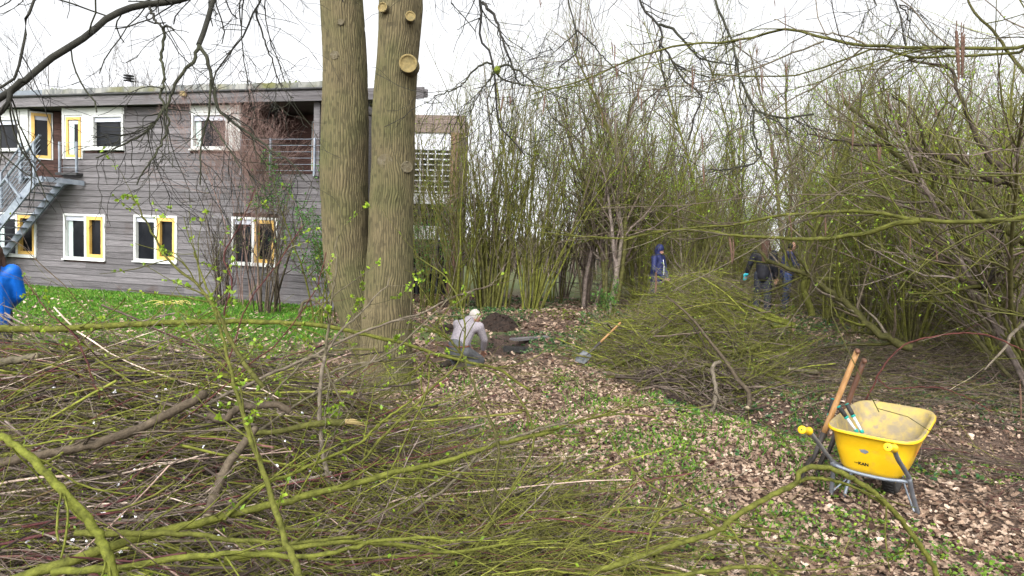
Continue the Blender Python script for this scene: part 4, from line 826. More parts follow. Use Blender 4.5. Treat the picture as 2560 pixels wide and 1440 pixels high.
# prominent single branches, each its own thing
rng = np.random.default_rng(33)
def branch(name, label, px, d, r, t=.68, tw=0, twL=(.2, .6), leaf=0, sides=10, K=None, group=None, cat='branch', cap=True, tt=None, forks=()):
    q, ra = traced(px, d, r, (), K, .003, rng); kk = np.arange(len(ra)); ra = ra*(1+.02*rng.normal(size=len(ra)))*(1+.10*(kk % 7 == 3))
    o = empty(name, tuple(q[0]), 0, label, cat, group); O = q[0]
    g = Geo(); g.tube(q-O, ra, sides, t, cap=cap); g.build('stem', M['twig'], o); al = [(q, ra)]
    for f_ in forks:
        q2, r2 = traced(f_[0], f_[1], f_[2], (), None, .003, rng); g = Geo(); g.tube(q2-O, r2, 7, f_[3] if len(f_) > 3 else t); g.build('fork', M['twig'], o); al.append((q2, r2))
    if tw:
        g = Geo(); gl = Geo()
        for q_, r_ in al:
            a = kids(rng, q_[None], r_[None], tw, .15, 1, (20, 55), L=twL, rr=.5); q2, r2 = grow(rng, *a, 7, .1, .01, .4); g.tube(q2-O, np.clip(r2, .0013, .005), 4, rng.uniform((tt or t)-.06, (tt or t)+.06, tw))
            if leaf:
                n = leaf; e = q2[rng.integers(0, tw, n), rng.choice([3, 4, 5, 6, 6], n)]+rng.normal(size=(n, 3))*.006
                for s_ in range(3): gl.leaf(e-O, rng.normal(size=e.shape)+[0, 0, .5], rng.uniform(.015, .032, n), rng.uniform(.3, 1, n), rng=rng, wid=.75)
        w_ = g.build('twigs', M['twig'], o); w_['kind'] = 'stuff'
        if leaf: gl.build('leaves', M['leafy'], o)
    return o
branch('green_pole', 'long smooth green pole lying level across the left heap and the trunk foot', [(-60, 824), (0, 823), (150, 821), (300, 813), (450, 806), (600, 804), (700, 807), (790, 812), (870, 826), (950, 845), (1030, 865), (1100, 888), (1170, 905), (1240, 921), (1290, 955), (1330, 980)], (5.2, 5.4), (9, 3), .7, 14, (.2, .6), forks=[([(1075, 880), (1060, 910), (1020, 935), (1000, 940)], (5.3, 5.3), (3.5, 1.5)), ([(1170, 905), (1115, 840), (1090, 820), (1100, 790)], (5.4, 5.6), (4, 2), .55)])
branch('mossy_limb', 'thick bright green mossy limb slanting down at the lower left corner', [(-40, 1070), (0, 1090), (60, 1130), (120, 1190), (180, 1252), (220, 1300), (255, 1350), (275, 1400), (285, 1460)], (3.1, 2.9), (9, 12), .76, 8, (.2, .5))
branch('long_pole', 'longest green pole rising from the bottom left to the middle of the clearing', [(20, 1455), (200, 1395), (320, 1350), (450, 1318), (560, 1290), (700, 1256), (830, 1225), (980, 1183), (1060, 1167), (1140, 1145), (1230, 1116), (1320, 1092), (1382, 1080)], (3.1, 4.4), (11, 5), .7, 12, (.3, .9), forks=[([(1285, 1104), (1360, 1080), (1420, 1062), (1480, 1045), (1560, 1035), (1640, 1045)], (4.3, 4.8), (3.5, 2)), ([(1060, 1170), (1040, 1210), (1025, 1240), (1020, 1270)], (4.2, 4.0), (4, 2.5))])
branch('forked_pole', 'thinner tan and green rod crossing over the longest pole', [(1000, 1300), (1060, 1260), (1115, 1220), (1170, 1165), (1225, 1112), (1280, 1096), (1350, 1072), (1420, 1056)], (3.9, 4.4), (4, 3), .45, 6)
branch('green_pole', 'fresh green shoot curving up right from the dark middle of the left heap', [(560, 1300), (640, 1225), (740, 1180), (830, 1140), (890, 1115), (930, 1080), (975, 1040), (1030, 1000)], (3.5, 4.2), (4, 3), .76, 8)
branch('cut_pole', 'straight pole with a pale cut end lying low in the left heap', [(188, 1332), (260, 1336), (350, 1333), (450, 1335), (540, 1342), (600, 1352), (720, 1358), (900, 1340)], (3.2, 3.3), (8, 4), .66, 8)
branch('green_pole', 'mossy rod along the bottom of the frame under the cut pole', [(130, 1430), (300, 1420), (460, 1395), (600, 1385), (760, 1392), (860, 1375), (960, 1350), (1100, 1345)], (3.0, 3.3), (9, 4), .72, 8)
branch('green_pole', 'second mossy rod running level at the lower centre', [(560, 1400), (700, 1375), (860, 1355), (1000, 1362), (1100, 1378), (1200, 1372), (1330, 1345)], (3.2, 3.5), (7, 3), .7, 10)
branch('brown_limb', 'long bare brown limb rising rightwards through the left heap', [(-30, 1168), (80, 1140), (180, 1125), (300, 1090), (370, 1062), (430, 1030), (480, 1005), (510, 985)], (3.6, 4.3), (10, 12), .33, 6)
branch('brown_limb', 'crooked brown limb end sticking out beside the torn pole', [(520, 1040), (560, 1050), (600, 1018), (650, 1014), (690, 1010), (715, 1022), (728, 1032)], (4.3, 4.3), (10, 8), .28)
branch('brown_limb', 'leaning brown log half hidden in the dark hollow of the left heap', [(520, 1290), (545, 1215), (575, 1155), (612, 1105), (640, 1070)], (3.8, 4.2), (12, 9), .36)
o = branch('torn_pole', 'tan pole with a white torn end pointing right in the left heap', [(620, 1085), (700, 1078), (760, 1065), (800, 1058), (865, 1055)], (4.3, 4.25), (6, 9), .58)
g = Geo(); a = P(863, 1055, 4.25)-np.array(o.location)
for dx, dy, r_ in ((42, 2, 6), (52, 10, 4), (30, -6, 5), (36, 4, 6)): b = P(863+dx, 1055+dy, 4.24)-np.array(o.location); g.tube(np.array([a-[.005, 0, 0], (a+b)/2+[0, 0, .004], b]), np.array([.018, .013*r_/6, .002]), 6, 1.0)
g.build('torn_end', M['cutwood'], o)
branch('cut_branch', 'short pale cut branch end at the left edge above the heap', [(-50, 912), (0, 905), (50, 898), (92, 889)], (4.8, 4.8), (11, 8), .45)
branch('bent_stick', 'upright bent brown stick in the middle of the left heap', [(183, 965), (195, 920), (212, 880), (238, 852)], (5.0, 5.2), (6, 6), .3)
branch('hooked_stick', 'pale hooked stick arching beside the left stem of the twin tree', [(748, 800), (752, 770), (760, 755), (785, 750), (805, 765), (822, 785), (840, 815)], (6.0, 6.0), (4, 3), .47)
branch('leafy_shoot', 'tall arching shoot with fresh yellow leaves in front of the ground floor windows', [(760, 1480), (735, 1400), (710, 1340), (680, 1250), (655, 1170), (625, 1090), (600, 1010), (580, 940), (560, 860), (545, 800), (525, 740), (505, 690), (485, 630)], (2.6, 3.6), (8, 2), .66, 20, (.15, .5), 80)
branch('leafy_shoot', 'curved mossy shoot behind the tallest one on the left', [(660, 970), (625, 930), (600, 890), (575, 850), (550, 790), (520, 745), (480, 700), (420, 650), (370, 560), (330, 490)], (4.0, 4.4), (6, 1.5), .58, 14, (.15, .5), 60)
branch('leafy_shoot', 'pale grey forked sapling with bright leaf tufts before the left stem', [(822, 1210), (808, 1130), (800, 1040), (802, 960), (812, 890)], (4.3, 4.4), (6, 4.5), .42, 5, (.15, .4), 40, tt=.45,
       forks=[([(812, 890), (820, 820), (828, 760), (836, 700), (843, 655), (838, 620), (845, 590)], (4.4, 4.4), (4, 2), .46), ([(812, 890), (850, 830), (900, 785), (935, 745), (965, 715), (975, 695)], (4.4, 4.5), (3.5, 1.5), .44), ([(812, 890), (770, 895), (740, 925), (700, 965), (660, 1005)], (4.4, 4.3), (3.5, 1.5), .46), ([(815, 920), (840, 980), (870, 1030)], (4.4, 4.4), (4, 2), .46), ([(810, 940), (880, 912), (960, 900), (1060, 880)], (4.4, 4.6), (3, 1.5), .44)])
branch('leafy_shoot', 'red brown crossing twig with yellow buds over the lawn', [(250, 1000), (215, 900), (180, 830), (130, 790), (90, 740), (60, 700)], (4.6, 5), (2.2, 1.1), .9, 8, (.15, .4), 30)
branch('red_shoot', 'long dark red shoot rising to the right in front of the trunk foot', [(300, 1200), (420, 1080), (520, 1000), (640, 900), (700, 850), (780, 740), (800, 690), (815, 630)], (4.4, 5.0), (2.2, 1.1), .91, 8, (.15, .4), 24)
branch('red_shoot', 'thin dark red shoot crossing low before the ground floor windows', [(340, 1180), (430, 1040), (560, 920), (620, 760), (700, 650), (760, 560)], (4.6, 5.2), (2.2, 1.1), .91, 8, (.15, .4), 24)
branch('red_shoot', 'purple twig fork standing in the heap left of the trunk', [(560, 790), (580, 700), (560, 640), (600, 560), (640, 470)], (5, 5.3), (2.2, 1.1), .9, 8, (.15, .45), 24)
branch('grey_shoot', 'bundle of silvery bare twigs reaching right across the trunk foot', [(520, 1010), (640, 950), (760, 900), (860, 850), (960, 810), (1060, 780), (1130, 745), (1230, 712)], (4.6, 5.2), (4, 2), .4, 10, (.2, .7), 10)
branch('grey_shoot', 'second silvery twig below the first reaching to the right of the trunk', [(640, 1080), (760, 1000), (880, 930), (990, 870), (1080, 790), (1130, 740)], (4.5, 5.0), (3.5, 1.5), .45, 10, (.2, .6), 16)
branch('thin_shoot', 'green shoot net with fresh leaves hanging to the right of the trunk foot', [(900, 1160), (960, 1090), (1020, 1030), (1090, 960), (1150, 900), (1160, 800), (1120, 700), (1040, 640)], (4.3, 5.2), (3.5, 1.5), .66, 10, (.2, .6), 20)
branch('thin_shoot', 'thin dark green rod standing upright at the lower centre', [(1245, 1440), (1235, 1380), (1230, 1300), (1238, 1220), (1246, 1120), (1225, 1050), (1190, 980), (1170, 930), (1160, 900)], (3.6, 4.6), (4, 3), .5, 6)
branch('thin_shoot', 'thin rod arching left from the centre of the clearing down to the bottom', [(1190, 910), (1260, 950), (1300, 1000), (1330, 1060), (1330, 1130), (1290, 1200), (1240, 1290), (1180, 1380), (1110, 1460)], (4.9, 3.5), (2.5, 3.5), .62, 6)
branch('arching_branch', 'smooth green branch rising from the bottom centre that forks and arches before the wheelbarrow', [(1440, 1452), (1500, 1425), (1620, 1385), (1700, 1358), (1800, 1326), (1818, 1308), (1862, 1275), (1930, 1238), (1992, 1206), (1995, 1185), (2015, 1172), (2050, 1168), (2090, 1175), (2140, 1200), (2190, 1235), (2240, 1285), (2290, 1350), (2330, 1410), (2350, 1460)], (3.5, 3.6), (7, 6.5), .68, 2, (.2, .5), K=90,
       forks=[([(1992, 1206), (2030, 1194), (2090, 1203), (2150, 1225), (2210, 1265)], (3.6, 3.6), (5, 3)), ([(1615, 1385), (1625, 1335), (1645, 1305), (1680, 1278), (1720, 1274), (1755, 1290), (1790, 1322)], (3.45, 3.5), (3.5, 3)), ([(1820, 1310), (1850, 1360), (1870, 1420), (1875, 1450)], (3.5, 3.3), (3, 2)), ([(1800, 1335), (1880, 1360), (1960, 1430)], (3.5, 3.4), (2.5, 2))])
branch('arching_branch', 'green rod lying along the very bottom right of the centre', [(1560, 1450), (1680, 1440), (1800, 1425), (1900, 1418), (1960, 1440)], (3.4, 3.4), (6, 4), .66, 3)
branch('long_switch', 'long thin green switch slanting down right across the leafy clearing', [(1525, 1090), (1545, 1130), (1580, 1175), (1630, 1215), (1690, 1245), (1780, 1290), (1880, 1318), (1950, 1330)], (4.6, 3.7), (2, 3), .67, 5)
branch('pale_stick', 'pale thin switch bowed on the leaves left of the wheelbarrow', [(1893, 1050), (1930, 1072), (1960, 1100), (1985, 1140), (1992, 1142)], (6.6, 6.2), (2, 2), .5)
branch('cut_branch', 'light green forked branch with a cut end topping the middle heap on its right', [(1988, 815), (1940, 795), (1880, 768), (1800, 748), (1740, 738), (1690, 715), (1640, 690)], (11.2, 11.8), (7, 2), .76, 8, (.3, .9), 20, forks=[([(1975, 812), (1900, 790), (1820, 765), (1760, 758), (1680, 742), (1580, 735)], (11.2, 11.6), (5, 1.5)), ([(1930, 818), (1975, 816)], (11.1, 11.2), (4, 4))])
branch('dead_branch', 'grey pink barked bough slanting down the middle heap', [(1665, 740), (1700, 768), (1740, 808), (1780, 860), (1820, 910), (1845, 950), (1868, 975), (1875, 1000), (1868, 1020)], (10.2, 9.1), (2, 6), .3, 5, (.2, .6))
branch('dead_branch', 'long bowed mossy rod along the lower face of the middle heap', [(1440, 960), (1500, 935), (1560, 905), (1640, 884), (1740, 880), (1820, 882), (1875, 872), (1905, 858)], (10.4, 10.2), (3, 7), .6, 6)
branch('root_stump', 'uprooted yellowish root stump standing at the foot of the middle heap', [(1800, 905), (1782, 915), (1784, 945), (1790, 975), (1786, 1005), (1778, 1030)], (9.3, 8.9), (5, 5), .42, 5, (.15, .4), forks=[([(1784, 918), (1765, 912), (1755, 925)], (9.3, 9.3), (6, 4), .5), ([(1787, 980), (1805, 1000), (1812, 990)], (9, 9), (4, 2), .4), ([(1782, 1010), (1740, 1025), (1700, 1040)], (8.9, 8.6), (5, 3), .35)])
branch('dead_branch', 'bowed green stick at the left foot of the middle heap', [(1495, 945), (1535, 942), (1570, 948), (1600, 965), (1620, 983)], (10.0, 9.4), (3, 4), .6)
branch('dead_branch', 'short light green branch poking left above the spade handle', [(1485, 818), (1510, 807), (1545, 802), (1600, 800)], (11.6, 11.6), (4, 3), .74, 4)
branch('dead_branch', 'mossy rod slanting down to the right foot of the middle heap', [(1830, 880), (1900, 925), (1950, 950), (2010, 973)], (10.2, 9.6), (4, 5), .6, 4)
branch('bramble_cane', 'bright red bramble cane arching over the far bank behind the wheelbarrow', [(2165, 1000), (2185, 960), (2200, 930), (2230, 890), (2265, 860), (2330, 842), (2400, 833), (2470, 838), (2530, 862), (2600, 900)], (6.4, 6.2), (1.9, 1.6), .93, 2, forks=[([(2192, 943), (2215, 965), (2240, 972), (2300, 968), (2360, 972), (2430, 1000), (2480, 1030)], (6.4, 6.2), (1.5, 1.2), .92)])
branch('cut_branch', 'stout cut branch lying on the leaves right of the middle heap', [(1972, 923), (2010, 926), (2045, 930)], (10, 10), (5, 6), .45)

# ================================================================== GROUND LITTER AND PLANTS
rng = np.random.default_rng(5)
def scatter(n, xr, yr, wf):
    y = np.sqrt(rng.uniform(yr[0]**2, yr[1]**2, n)); x = y*rng.uniform(*xr, n); k = rng.uniform(size=n) < wf(x, y); return x[k], y[k]
ax_ = np.array([[0, -.5], [.22, -.28], [.16, -.12], [.34, .02], [.2, .12], [.28, .3], [0, .52], [-.28, .3], [-.2, .12], [-.34, .02], [-.16, -.12], [-.22, -.28]])
def litter(x, y, size, tint, zoff):
    N = len(x); a = rng.uniform(0, 2*pi, N); c, s_ = np.cos(a), np.sin(a); sz = size*rng.uniform(.55, 1.25, N)
    nn = unit(np.stack([rng.normal(size=N)*.45, rng.normal(size=N)*.45, np.ones(N)], 1)); u_ = unit(np.cross(nn, np.stack([c, s_, 0*c], 1))); v_ = np.cross(nn, u_); cl = rng.uniform(-.5, 1.3, N)
    z = terr(x, y)+zoff+rng.uniform(0, .03, N); V = np.empty((N, 13, 3)); C0 = np.stack([x, y, z], 1); V[:, 12] = C0
    for k in range(12):
        lx, ly = ax_[k][:, None]*rng.uniform(.8, 1.15, (1, N)); V[:, k] = C0+sz[:, None]*(u_*lx[:, None]+v_*ly[:, None]+nn*(cl*(lx**2+ly**2*.5)*1.1)[:, None])
    i = np.arange(N)[:, None, None]*13; k = np.arange(12)[None, :, None]; F_ = np.concatenate([i+k, i+(k+1) % 12, i+12+0*k], 2).reshape(-1, 3); g = Geo(); g.add(V.reshape(-1, 3), F_, np.repeat(tint, 12)); return g
def lw_(x, y): return (1-.93*(h_left(x, y) > .13))*np.clip(1-lawn_w(x, y)*.93-.97*soil_w(x, y)*(1-.3*(x > 2)), .03, 1)
x, y = scatter(92000, (-.8, .85), (3.0, 10.5), lambda x, y: lw_(x, y)*(.55+.45*(vnoise(x*1.6, y*1.6, 21) > .3)))
tag(litter(x, y, .060, np.clip(rng.normal(.56, .24, len(x)), 0, 1), .006).build('leaf_litter', M['litter'], smooth=False), 'pinkish brown fallen oak leaves covering the clearing floor', 'fallen leaves', kind='stuff')
x, y = scatter(42000, (-.8, .85), (10.5, 21), lambda x, y: lw_(x, y)*.8)
tag(litter(x, y, .1, np.clip(rng.normal(.5, .24, len(x)), 0, 1), .006).build('leaf_litter', M['litter'], smooth=False), 'fallen leaves on the farther floor of the copse', 'fallen leaves', kind='stuff')
def cov_w(x, y):
    n = vnoise(x*1.3+9, y*1.3, 31)*.6+vnoise(x*4, y*4, 32)*.4
    reg = .25+.75*np.exp(-(((x-1.7)/1.4)**2+((y-5.6)/2.4)**2))+.55*np.exp(-(((x+.5)/.7)**2+((y-6.6)/1.0)**2))+.6*np.exp(-(seg_d(x, y, [(2.2, 8.6), (3.0, 7.0), (3.4, 6)])/.6)**2)+.3*sstep(11, 14, y)
    return np.clip((n-.66+.27*reg)*5, 0, 1)*(1-.5*lawn_w(x, y))*(1-.5*soil_w(x, y))
x, y = scatter(34000, (-.75, .85), (3.1, 14), cov_w); n = len(x); g = Geo(); hh = rng.uniform(.01, .06, n); sz = rng.uniform(.6, 1.3, n); tn = rng.uniform(0, 1, n)
for k in range(5):
    a = rng.uniform(0, 2*pi, n); dd = np.stack([np.cos(a), np.sin(a), rng.uniform(-.1, .5, n)], 1); p = np.stack([x, y, terr(x, y)+.012+hh], 1)+dd*.006
    g.leaf(p, dd, 0.026*sz, np.clip(tn+rng.normal(size=n)*.1, 0, 1), wid=.75, fold=.1, rng=rng)
tag(g.build('ground_cover', M['cover']), 'low bright green woodland plants sprouting through the fallen leaves', 'ground cover', kind='stuff')
def ivy_w(x, y): return np.clip((vnoise(x*1.1, y*1.1, 41)-.42)*5, 0, 1)*np.clip(sstep(10.5, 13, y)*sstep(3.6, 1.6, np.abs(x-.6))+.8*np.exp(-(seg_d(x, y, DITCH)/1.3)**2)+.7*sstep(3.4, 4.4, x)*sstep(7.5, 8.5, y), 0, 1)
x, y = scatter(26000, (-.3, .85), (5.5, 20), ivy_w); n = len(x); g = Geo()
for k in range(3):
    a = rng.uniform(0, 2*pi, n); dd = np.stack([np.cos(a), np.sin(a), rng.uniform(0, .5, n)], 1); g.leaf(np.stack([x, y, terr(x, y)+rng.uniform(.01, .08, n)], 1), dd, .05*rng.uniform(.6, 1.3, n), rng.uniform(0, 1, n), wid=.8, rng=rng)
tag(g.build('ivy_carpet', M['ivy']), 'dark ivy leaves creeping over the shaded ground and the bank', 'ivy', kind='stuff')
def moss_w(x, y): return np.clip(1.2*np.exp(-(((x-MOUND[0])/.8)**2+((y-MOUND[1])/.7)**2)**2)+np.exp(-(seg_d(x, y, [(2.45, 8.5), (3.1, 7.5), (4.2, 6.7)])/.42)**2)*(vnoise(x*5, y*5, 6) > .4)+.5*np.exp(-(((x-6.2)/1.2)**2+((y-8.6)/.4)**2))*(vnoise(x*4, y*4, 6) > .45), 0, 1)
x, y = scatter(60000, (-.1, .85), (6, 20), moss_w); n = len(x); g = Geo(); g.leaf(np.stack([x, y, terr(x, y)+.004], 1), rng.normal(size=(n, 3))*[.7, .7, .3]+[0, 0, .7], rng.uniform(.02, .06, n), rng.uniform(0, 1, n), wid=.6, rng=rng)
tag(g.build('moss_cushion', M['moss']), 'yellow green moss on the mound by the young tree and on the ditch bank', 'moss', kind='stuff')
x, y = scatter(150000, (-.8, -.12), (8.4, 18.5), lambda x, y: lawn_w(x, y)); n = len(x); g = Geo(); hgt = rng.uniform(.025, .075, n)*(1+.5*(y > 15.5))
dd = np.stack([rng.normal(size=n)*.35, rng.normal(size=n)*.35, np.ones(n)], 1); g.leaf(np.stack([x, y, terr(x, y)], 1), dd, hgt, np.clip(rng.normal(.45, .2, n)+.35*(vnoise(x*2.5, y*2.5, 44)-.5)+.5*(rng.uniform(size=n) < .07), 0, 1), wid=.35, rng=rng)
tag(g.build('lawn', M['grass']), 'bright green mown lawn strip in front of the boarded building', 'lawn', kind='stuff')
x, y = scatter(5500, (-.8, -.05), (8.4, 17.5), lambda x, y: lawn_w(x, y)*(.2+.8*sstep(14.5, 11, y))); tag(litter(x, y, .085, np.clip(rng.normal(.8, .15, len(x)), 0, 1), .035).build('leaf_litter', M['litter'], smooth=False), 'pale fallen leaves dotted over the lawn', 'fallen leaves', kind='stuff')
# sparse tall grass and sprigs along the heap, white petals in it
x, y = scatter(16000, (-.6, .5), (3, 9.5), lambda x, y: (vnoise(x*2, y*2, 71) > .5)*.8); n = len(x); g = Geo(); g.leaf(np.stack([x, y, terr(x, y)], 1), np.stack([rng.normal(size=n)*.5, rng.normal(size=n)*.5, np.ones(n)], 1), rng.uniform(.03, .12, n), np.clip(rng.normal(.5, .25, n), 0, 1), wid=.12, rng=rng)
tag(g.build('grass_tufts', M['grass']), 'thin grass blades between the switches and fallen leaves', 'grass', kind='stuff')
n = 55; x = np.concatenate([rng.normal(-2.3, .35, n), rng.normal(-1.6, .5, 22)]); y = np.concatenate([rng.normal(3.7, .5, n), rng.normal(4.6, .5, 22)]); n = len(x); g = Geo()
pz = terr(x, y)+h_left(x, y)*rng.uniform(.55, 1.0, n)+.03
for k in range(5): g.leaf(np.stack([x, y, pz], 1), rng.normal(size=(n, 3))+[0, 0, .6], rng.uniform(.008, .018, n), .5, wid=.8, rng=rng)
tag(g.build('white_blossom', M['white_fl']), 'tiny white blossoms caught in the twigs of the lower left heap', 'blossom', kind='stuff')
# heap of dug soil, clods, plank, liner
def soilheap(name, label, c, rx, ry, h, seed):
    n = 60; a, b = np.meshgrid(np.linspace(-1, 1, n), np.linspace(-1, 1, n)); r_ = np.sqrt(a*a+b*b); X = c[0]+a*rx; Y = c[1]+b*ry
    Z = terr(X, Y)-.04+np.maximum(0, 1-r_**1.8)*h*(.75+.5*vnoise(a*3+7, b*3+7, seed))+.05*vnoise(a*11+20, b*11+20, seed)*(r_ < 1)+.025*vnoise(a*25+40, b*25, seed)*(r_ < 1)
    g = Geo(); i = np.arange(n-1)[:, None]*n+np.arange(n-1)[None]; g.add(np.stack([X, Y, Z], -1), np.stack([i, i+1, i+n+1, i+n], -1).reshape(-1, 4))
    rg = np.random.default_rng(seed)
    for k in range(40):
        t = rg.uniform(0, 6.28); q = rg.uniform(.2, 1.05); xx, yy = c[0]+q*rx*cos(t), c[1]+q*ry*sin(t); s_ = rg.uniform(.012, .035); g.sphere((xx, yy, float(terr(xx, yy))+max(0, 1-q**1.8)*h*.95+.02), (s_, s_*.9, s_*.7), nu=7, nv=4)
    return tag(g.build(name, M['soil']), label, 'soil heap')
soilheap('soil_heap', 'dark heap of freshly dug soil beyond the pit and the kneeling man', HEAP+[0.02, -.1], .42, .55, .27, 3)
q = G(1120, 838, .1); soilheap('soil_heap', 'small spill of dark soil left of the kneeling man', q[:2], .22, .3, .12, 4)
q = G(1690, 995, 0); soilheap('soil_heap', 'clod of black soil at the foot of the middle heap', q[:2], .16, .2, .12, 5)
q = G(1150, 650+0, 0)*0+P(985, 1230, 4.6); soilheap('soil_heap', 'bare black soil under the longest pole', (q[0]-.05, 5.2), .35, .3, .05, 6)
a = G(1282, 848, .16); b = G(1368, 842, .16); pl = empty('grey_plank', tuple((a+b)/2), math.atan2(b[1]-a[1], b[0]-a[0]), 'weathered grey plank lying beyond the pit', 'plank'); L = np.linalg.norm(b-a)
g = Geo(); g.box((-L/2, -.1, -.02), (L/2, .1, .015), .7, rot=lambda v: v+np.stack([0*v[:, 0], 0*v[:, 0], .01*v[:, 0]], 1)); g.build('board', M['board'], pl, smooth=False)
a = G(1275, 862, .08); g = Geo(); g.box((-.24, -.02, -.16), (.24, .01, -.06)); g.box((-.24, .01, -.09), (.24, .12, -.07)); tag(g.build('pond_liner', M['black'], smooth=False, loc=tuple(a+[.12, .0, .03])), 'black rubber liner edge below the grey plank', 'liner')
# yellow straps heap on the lawn by the wall
g = Geo(); c = at_ground(425, 14.9); rg = np.random.default_rng(2)
for k in range(12):
    a = rg.uniform(-.4, .4); p0 = np.array([c[0]+rg.normal()*.18, c[1]+rg.normal()*.12, c[2]+.03+rg.uniform(0, .06)]); dr = np.array([cos(a), sin(a)*.4, rg.normal()*.06]); l = rg.uniform(.2, .5); K = 6; pp = np.array([p0+dr*l*(t-.5)+[0, 0, .05*sin(t*3)] for t in np.linspace(0, 1, K)]); g.tube(pp, np.full(K, .007), 5)
M['straw'] = mat('yellow_cane', (.34, .28, .06), (.42, .36, .12), 5, .6)
tag(g.build('cane_bundle', M['straw']), 'loose bundle of yellow canes on the grass by the wall', 'canes')

# ================================================================== PEOPLE
M['skin'] = mat('skin', (.32, .16, .115), (.38, .21, .16), 12, .55)
M['eye'] = mat('eye', (.03, .02, .02), rough=.2)
def body(name, caps, mt, parent, vox=.012, smooth=4, ell=()):
    g = Geo()
    for c in caps: g.capsule(*c)
    for c, r in ell: g.sphere(c, r, nu=20, nv=12)
    o = g.build(name+'_raw', None)
    m_ = o.modifiers.new('r', 'REMESH'); m_.mode = 'VOXEL'; m_.voxel_size = vox; m_.use_smooth_shade = True
    s_ = o.modifiers.new('s', 'SMOOTH'); s_.iterations = smooth; s_.factor = .5
    dg = bpy.context.evaluated_depsgraph_get(); me = bpy.data.meshes.new_from_object(o.evaluated_get(dg)); me.name = name
    old = o.data; bpy.data.objects.remove(o); bpy.data.meshes.remove(old)
    me.materials.clear(); me.materials.append(M[mt] if isinstance(mt, str) else mt)
    o = bpy.data.objects.new(name, me); COL.objects.link(o); o.parent = parent
    return o
V3 = lambda *a: np.array(a, float)
def hand(w, fdir, side, curl=.5, s=1.0):
    """five fingers from wrist w pointing fdir; returns capsules"""
    fdir = unit(np.array(fdir, float)); sd = unit(np.cross(fdir, [0, 0, 1.])) if abs(fdir[2]) < .95 else V3(0, 1, 0); pn = np.cross(sd, fdir); out = []
    for k, l in enumerate((.9, 1.0, .95, .75)):
        o = sd*(k-1.5)*.019*s; m0 = w+fdir*.02+o*.5; m1 = w+fdir*.085*s+o; out.append((m0, m1, .013*s, .0105*s)); a = m1; dr = fdir
        for j, ll in enumerate((.04, .026, .02)):
            dr = unit(dr-pn*curl*(.35+.2*j)*side*0-np.array([0, 0, 1])*curl*.45); b = a+dr*ll*l*s; out.append((a, b, .0098*s, .0085*s)); a = b
    t0 = w+fdir*.025-sd*.022*side; t1 = t0+unit(fdir*.7-sd*.7*side)*.045*s; t2 = t1+unit(fdir-sd*.2*side)*.032*s; out += [(t0, t1, .013, .011), (t1, t2, .0105, .009)]
    return out
def person(name, loc, yaw, J, label, clothes, hair=None, hood=None, skinhead=True):
    o = empty(name, loc, yaw, label, 'person'); j = {k: V3(*v) for k, v in J.items()}
    caps = [(j['pelvis'], j['chest'], .115, .13), (j['chest'], j['neck'], .12, .06), (j['neck']-V3(0, 0, .02), j['head'], .055, .055)]
    fw_ = unit(j['face']); hd = j['head']; sdv = unit(np.cross(fw_, [0, 0, 1.])); hup = np.cross(sdv, fw_)
    ell = [(hd+hup*.02, (.078, .088, .105)), (hd-hup*.055+fw_*.035, (.05, .05, .045))]
    caps += [(hd+fw_*.085+hup*.01, hd+fw_*.105-hup*.02, .012, .014), (hd+sdv*.078, hd+sdv*.082+hup*.03, .012, .014), (hd-sdv*.078, hd-sdv*.082+hup*.03, .012, .014), (hd+fw_*.08-hup*.055-sdv*.018, hd+fw_*.08-hup*.055+sdv*.018, .009, .009)]
    for s_ in 'LR':
        sd = 1 if s_ == 'L' else -1
        caps += [(j['sh'+s_], j['el'+s_], .05, .04), (j['el'+s_], j['wr'+s_], .04, .027), (j['chest'], j['sh'+s_], .09, .055)]
        caps += [(j['hip'+s_], j['kn'+s_], .085, .055), (j['kn'+s_], j['an'+s_], .055, .04), (j['an'+s_], j['toe'+s_], .042, .034), (j['pelvis'], j['hip'+s_], .11, .09)]
        caps += hand(j['wr'+s_], j['wr'+s_]-j['el'+s_], sd, .6)
    body('body', caps, 'skin', o, .0085, 2, ell)
    for sgn in (-1, 1):
        g = Geo(); g.sphere(hd+fw_*.079+sdv*.032*sgn+hup*.022, .011); g.build('eye', M['eye'], o)
    for nm, mt, cs, vx in clothes(j): body(nm, cs[0], mt, o, vx, 3, cs[1] if len(cs) > 1 else ())
    if hair: body('hair', hair(j, fw_, sdv, hup)[0], hair(j, fw_, sdv, hup)[2], o, .012, 2, hair(j, fw_, sdv, hup)[1])
    return o, j, fw_, sdv, hup
def jacket(j, e=.03, hem=.12):
    c = [(j['pelvis']+V3(0, 0, -hem*.3), j['chest'], .14+e, .14+e), (j['chest'], j['neck']-V3(0, 0, .05), .13+e, .07+e)]
    for s_ in 'LR': c += [(j['chest'], j['sh'+s_], .1+e, .055+e*.6), (j['sh'+s_], j['el'+s_], .055+e*.8, .046+e*.7), (j['el'+s_], j['el'+s_]+(j['wr'+s_]-j['el'+s_])*.97, .045+e*.7, .036+e*.5)]
    return c
def trousers(j, e=.018):
    c = [(j['pelvis']+V3(0, 0, .04), j['pelvis']-V3(0, 0, .03), .125+e, .12+e)]
    for s_ in 'LR': c += [(j['pelvis'], j['hip'+s_], .11+e, .09+e), (j['hip'+s_], j['kn'+s_], .09+e, .06+e), (j['kn'+s_], j['kn'+s_]+(j['an'+s_]-j['kn'+s_])*.97, .06+e, .048+e)]
    return c
def boots(j, e=.014):
    c = []
    for s_ in 'LR': c += [(j['an'+s_]+(j['kn'+s_]-j['an'+s_])*.25, j['an'+s_], .05+e, .045+e), (j['an'+s_], j['toe'+s_], .042+e, .034+e)]
    return c
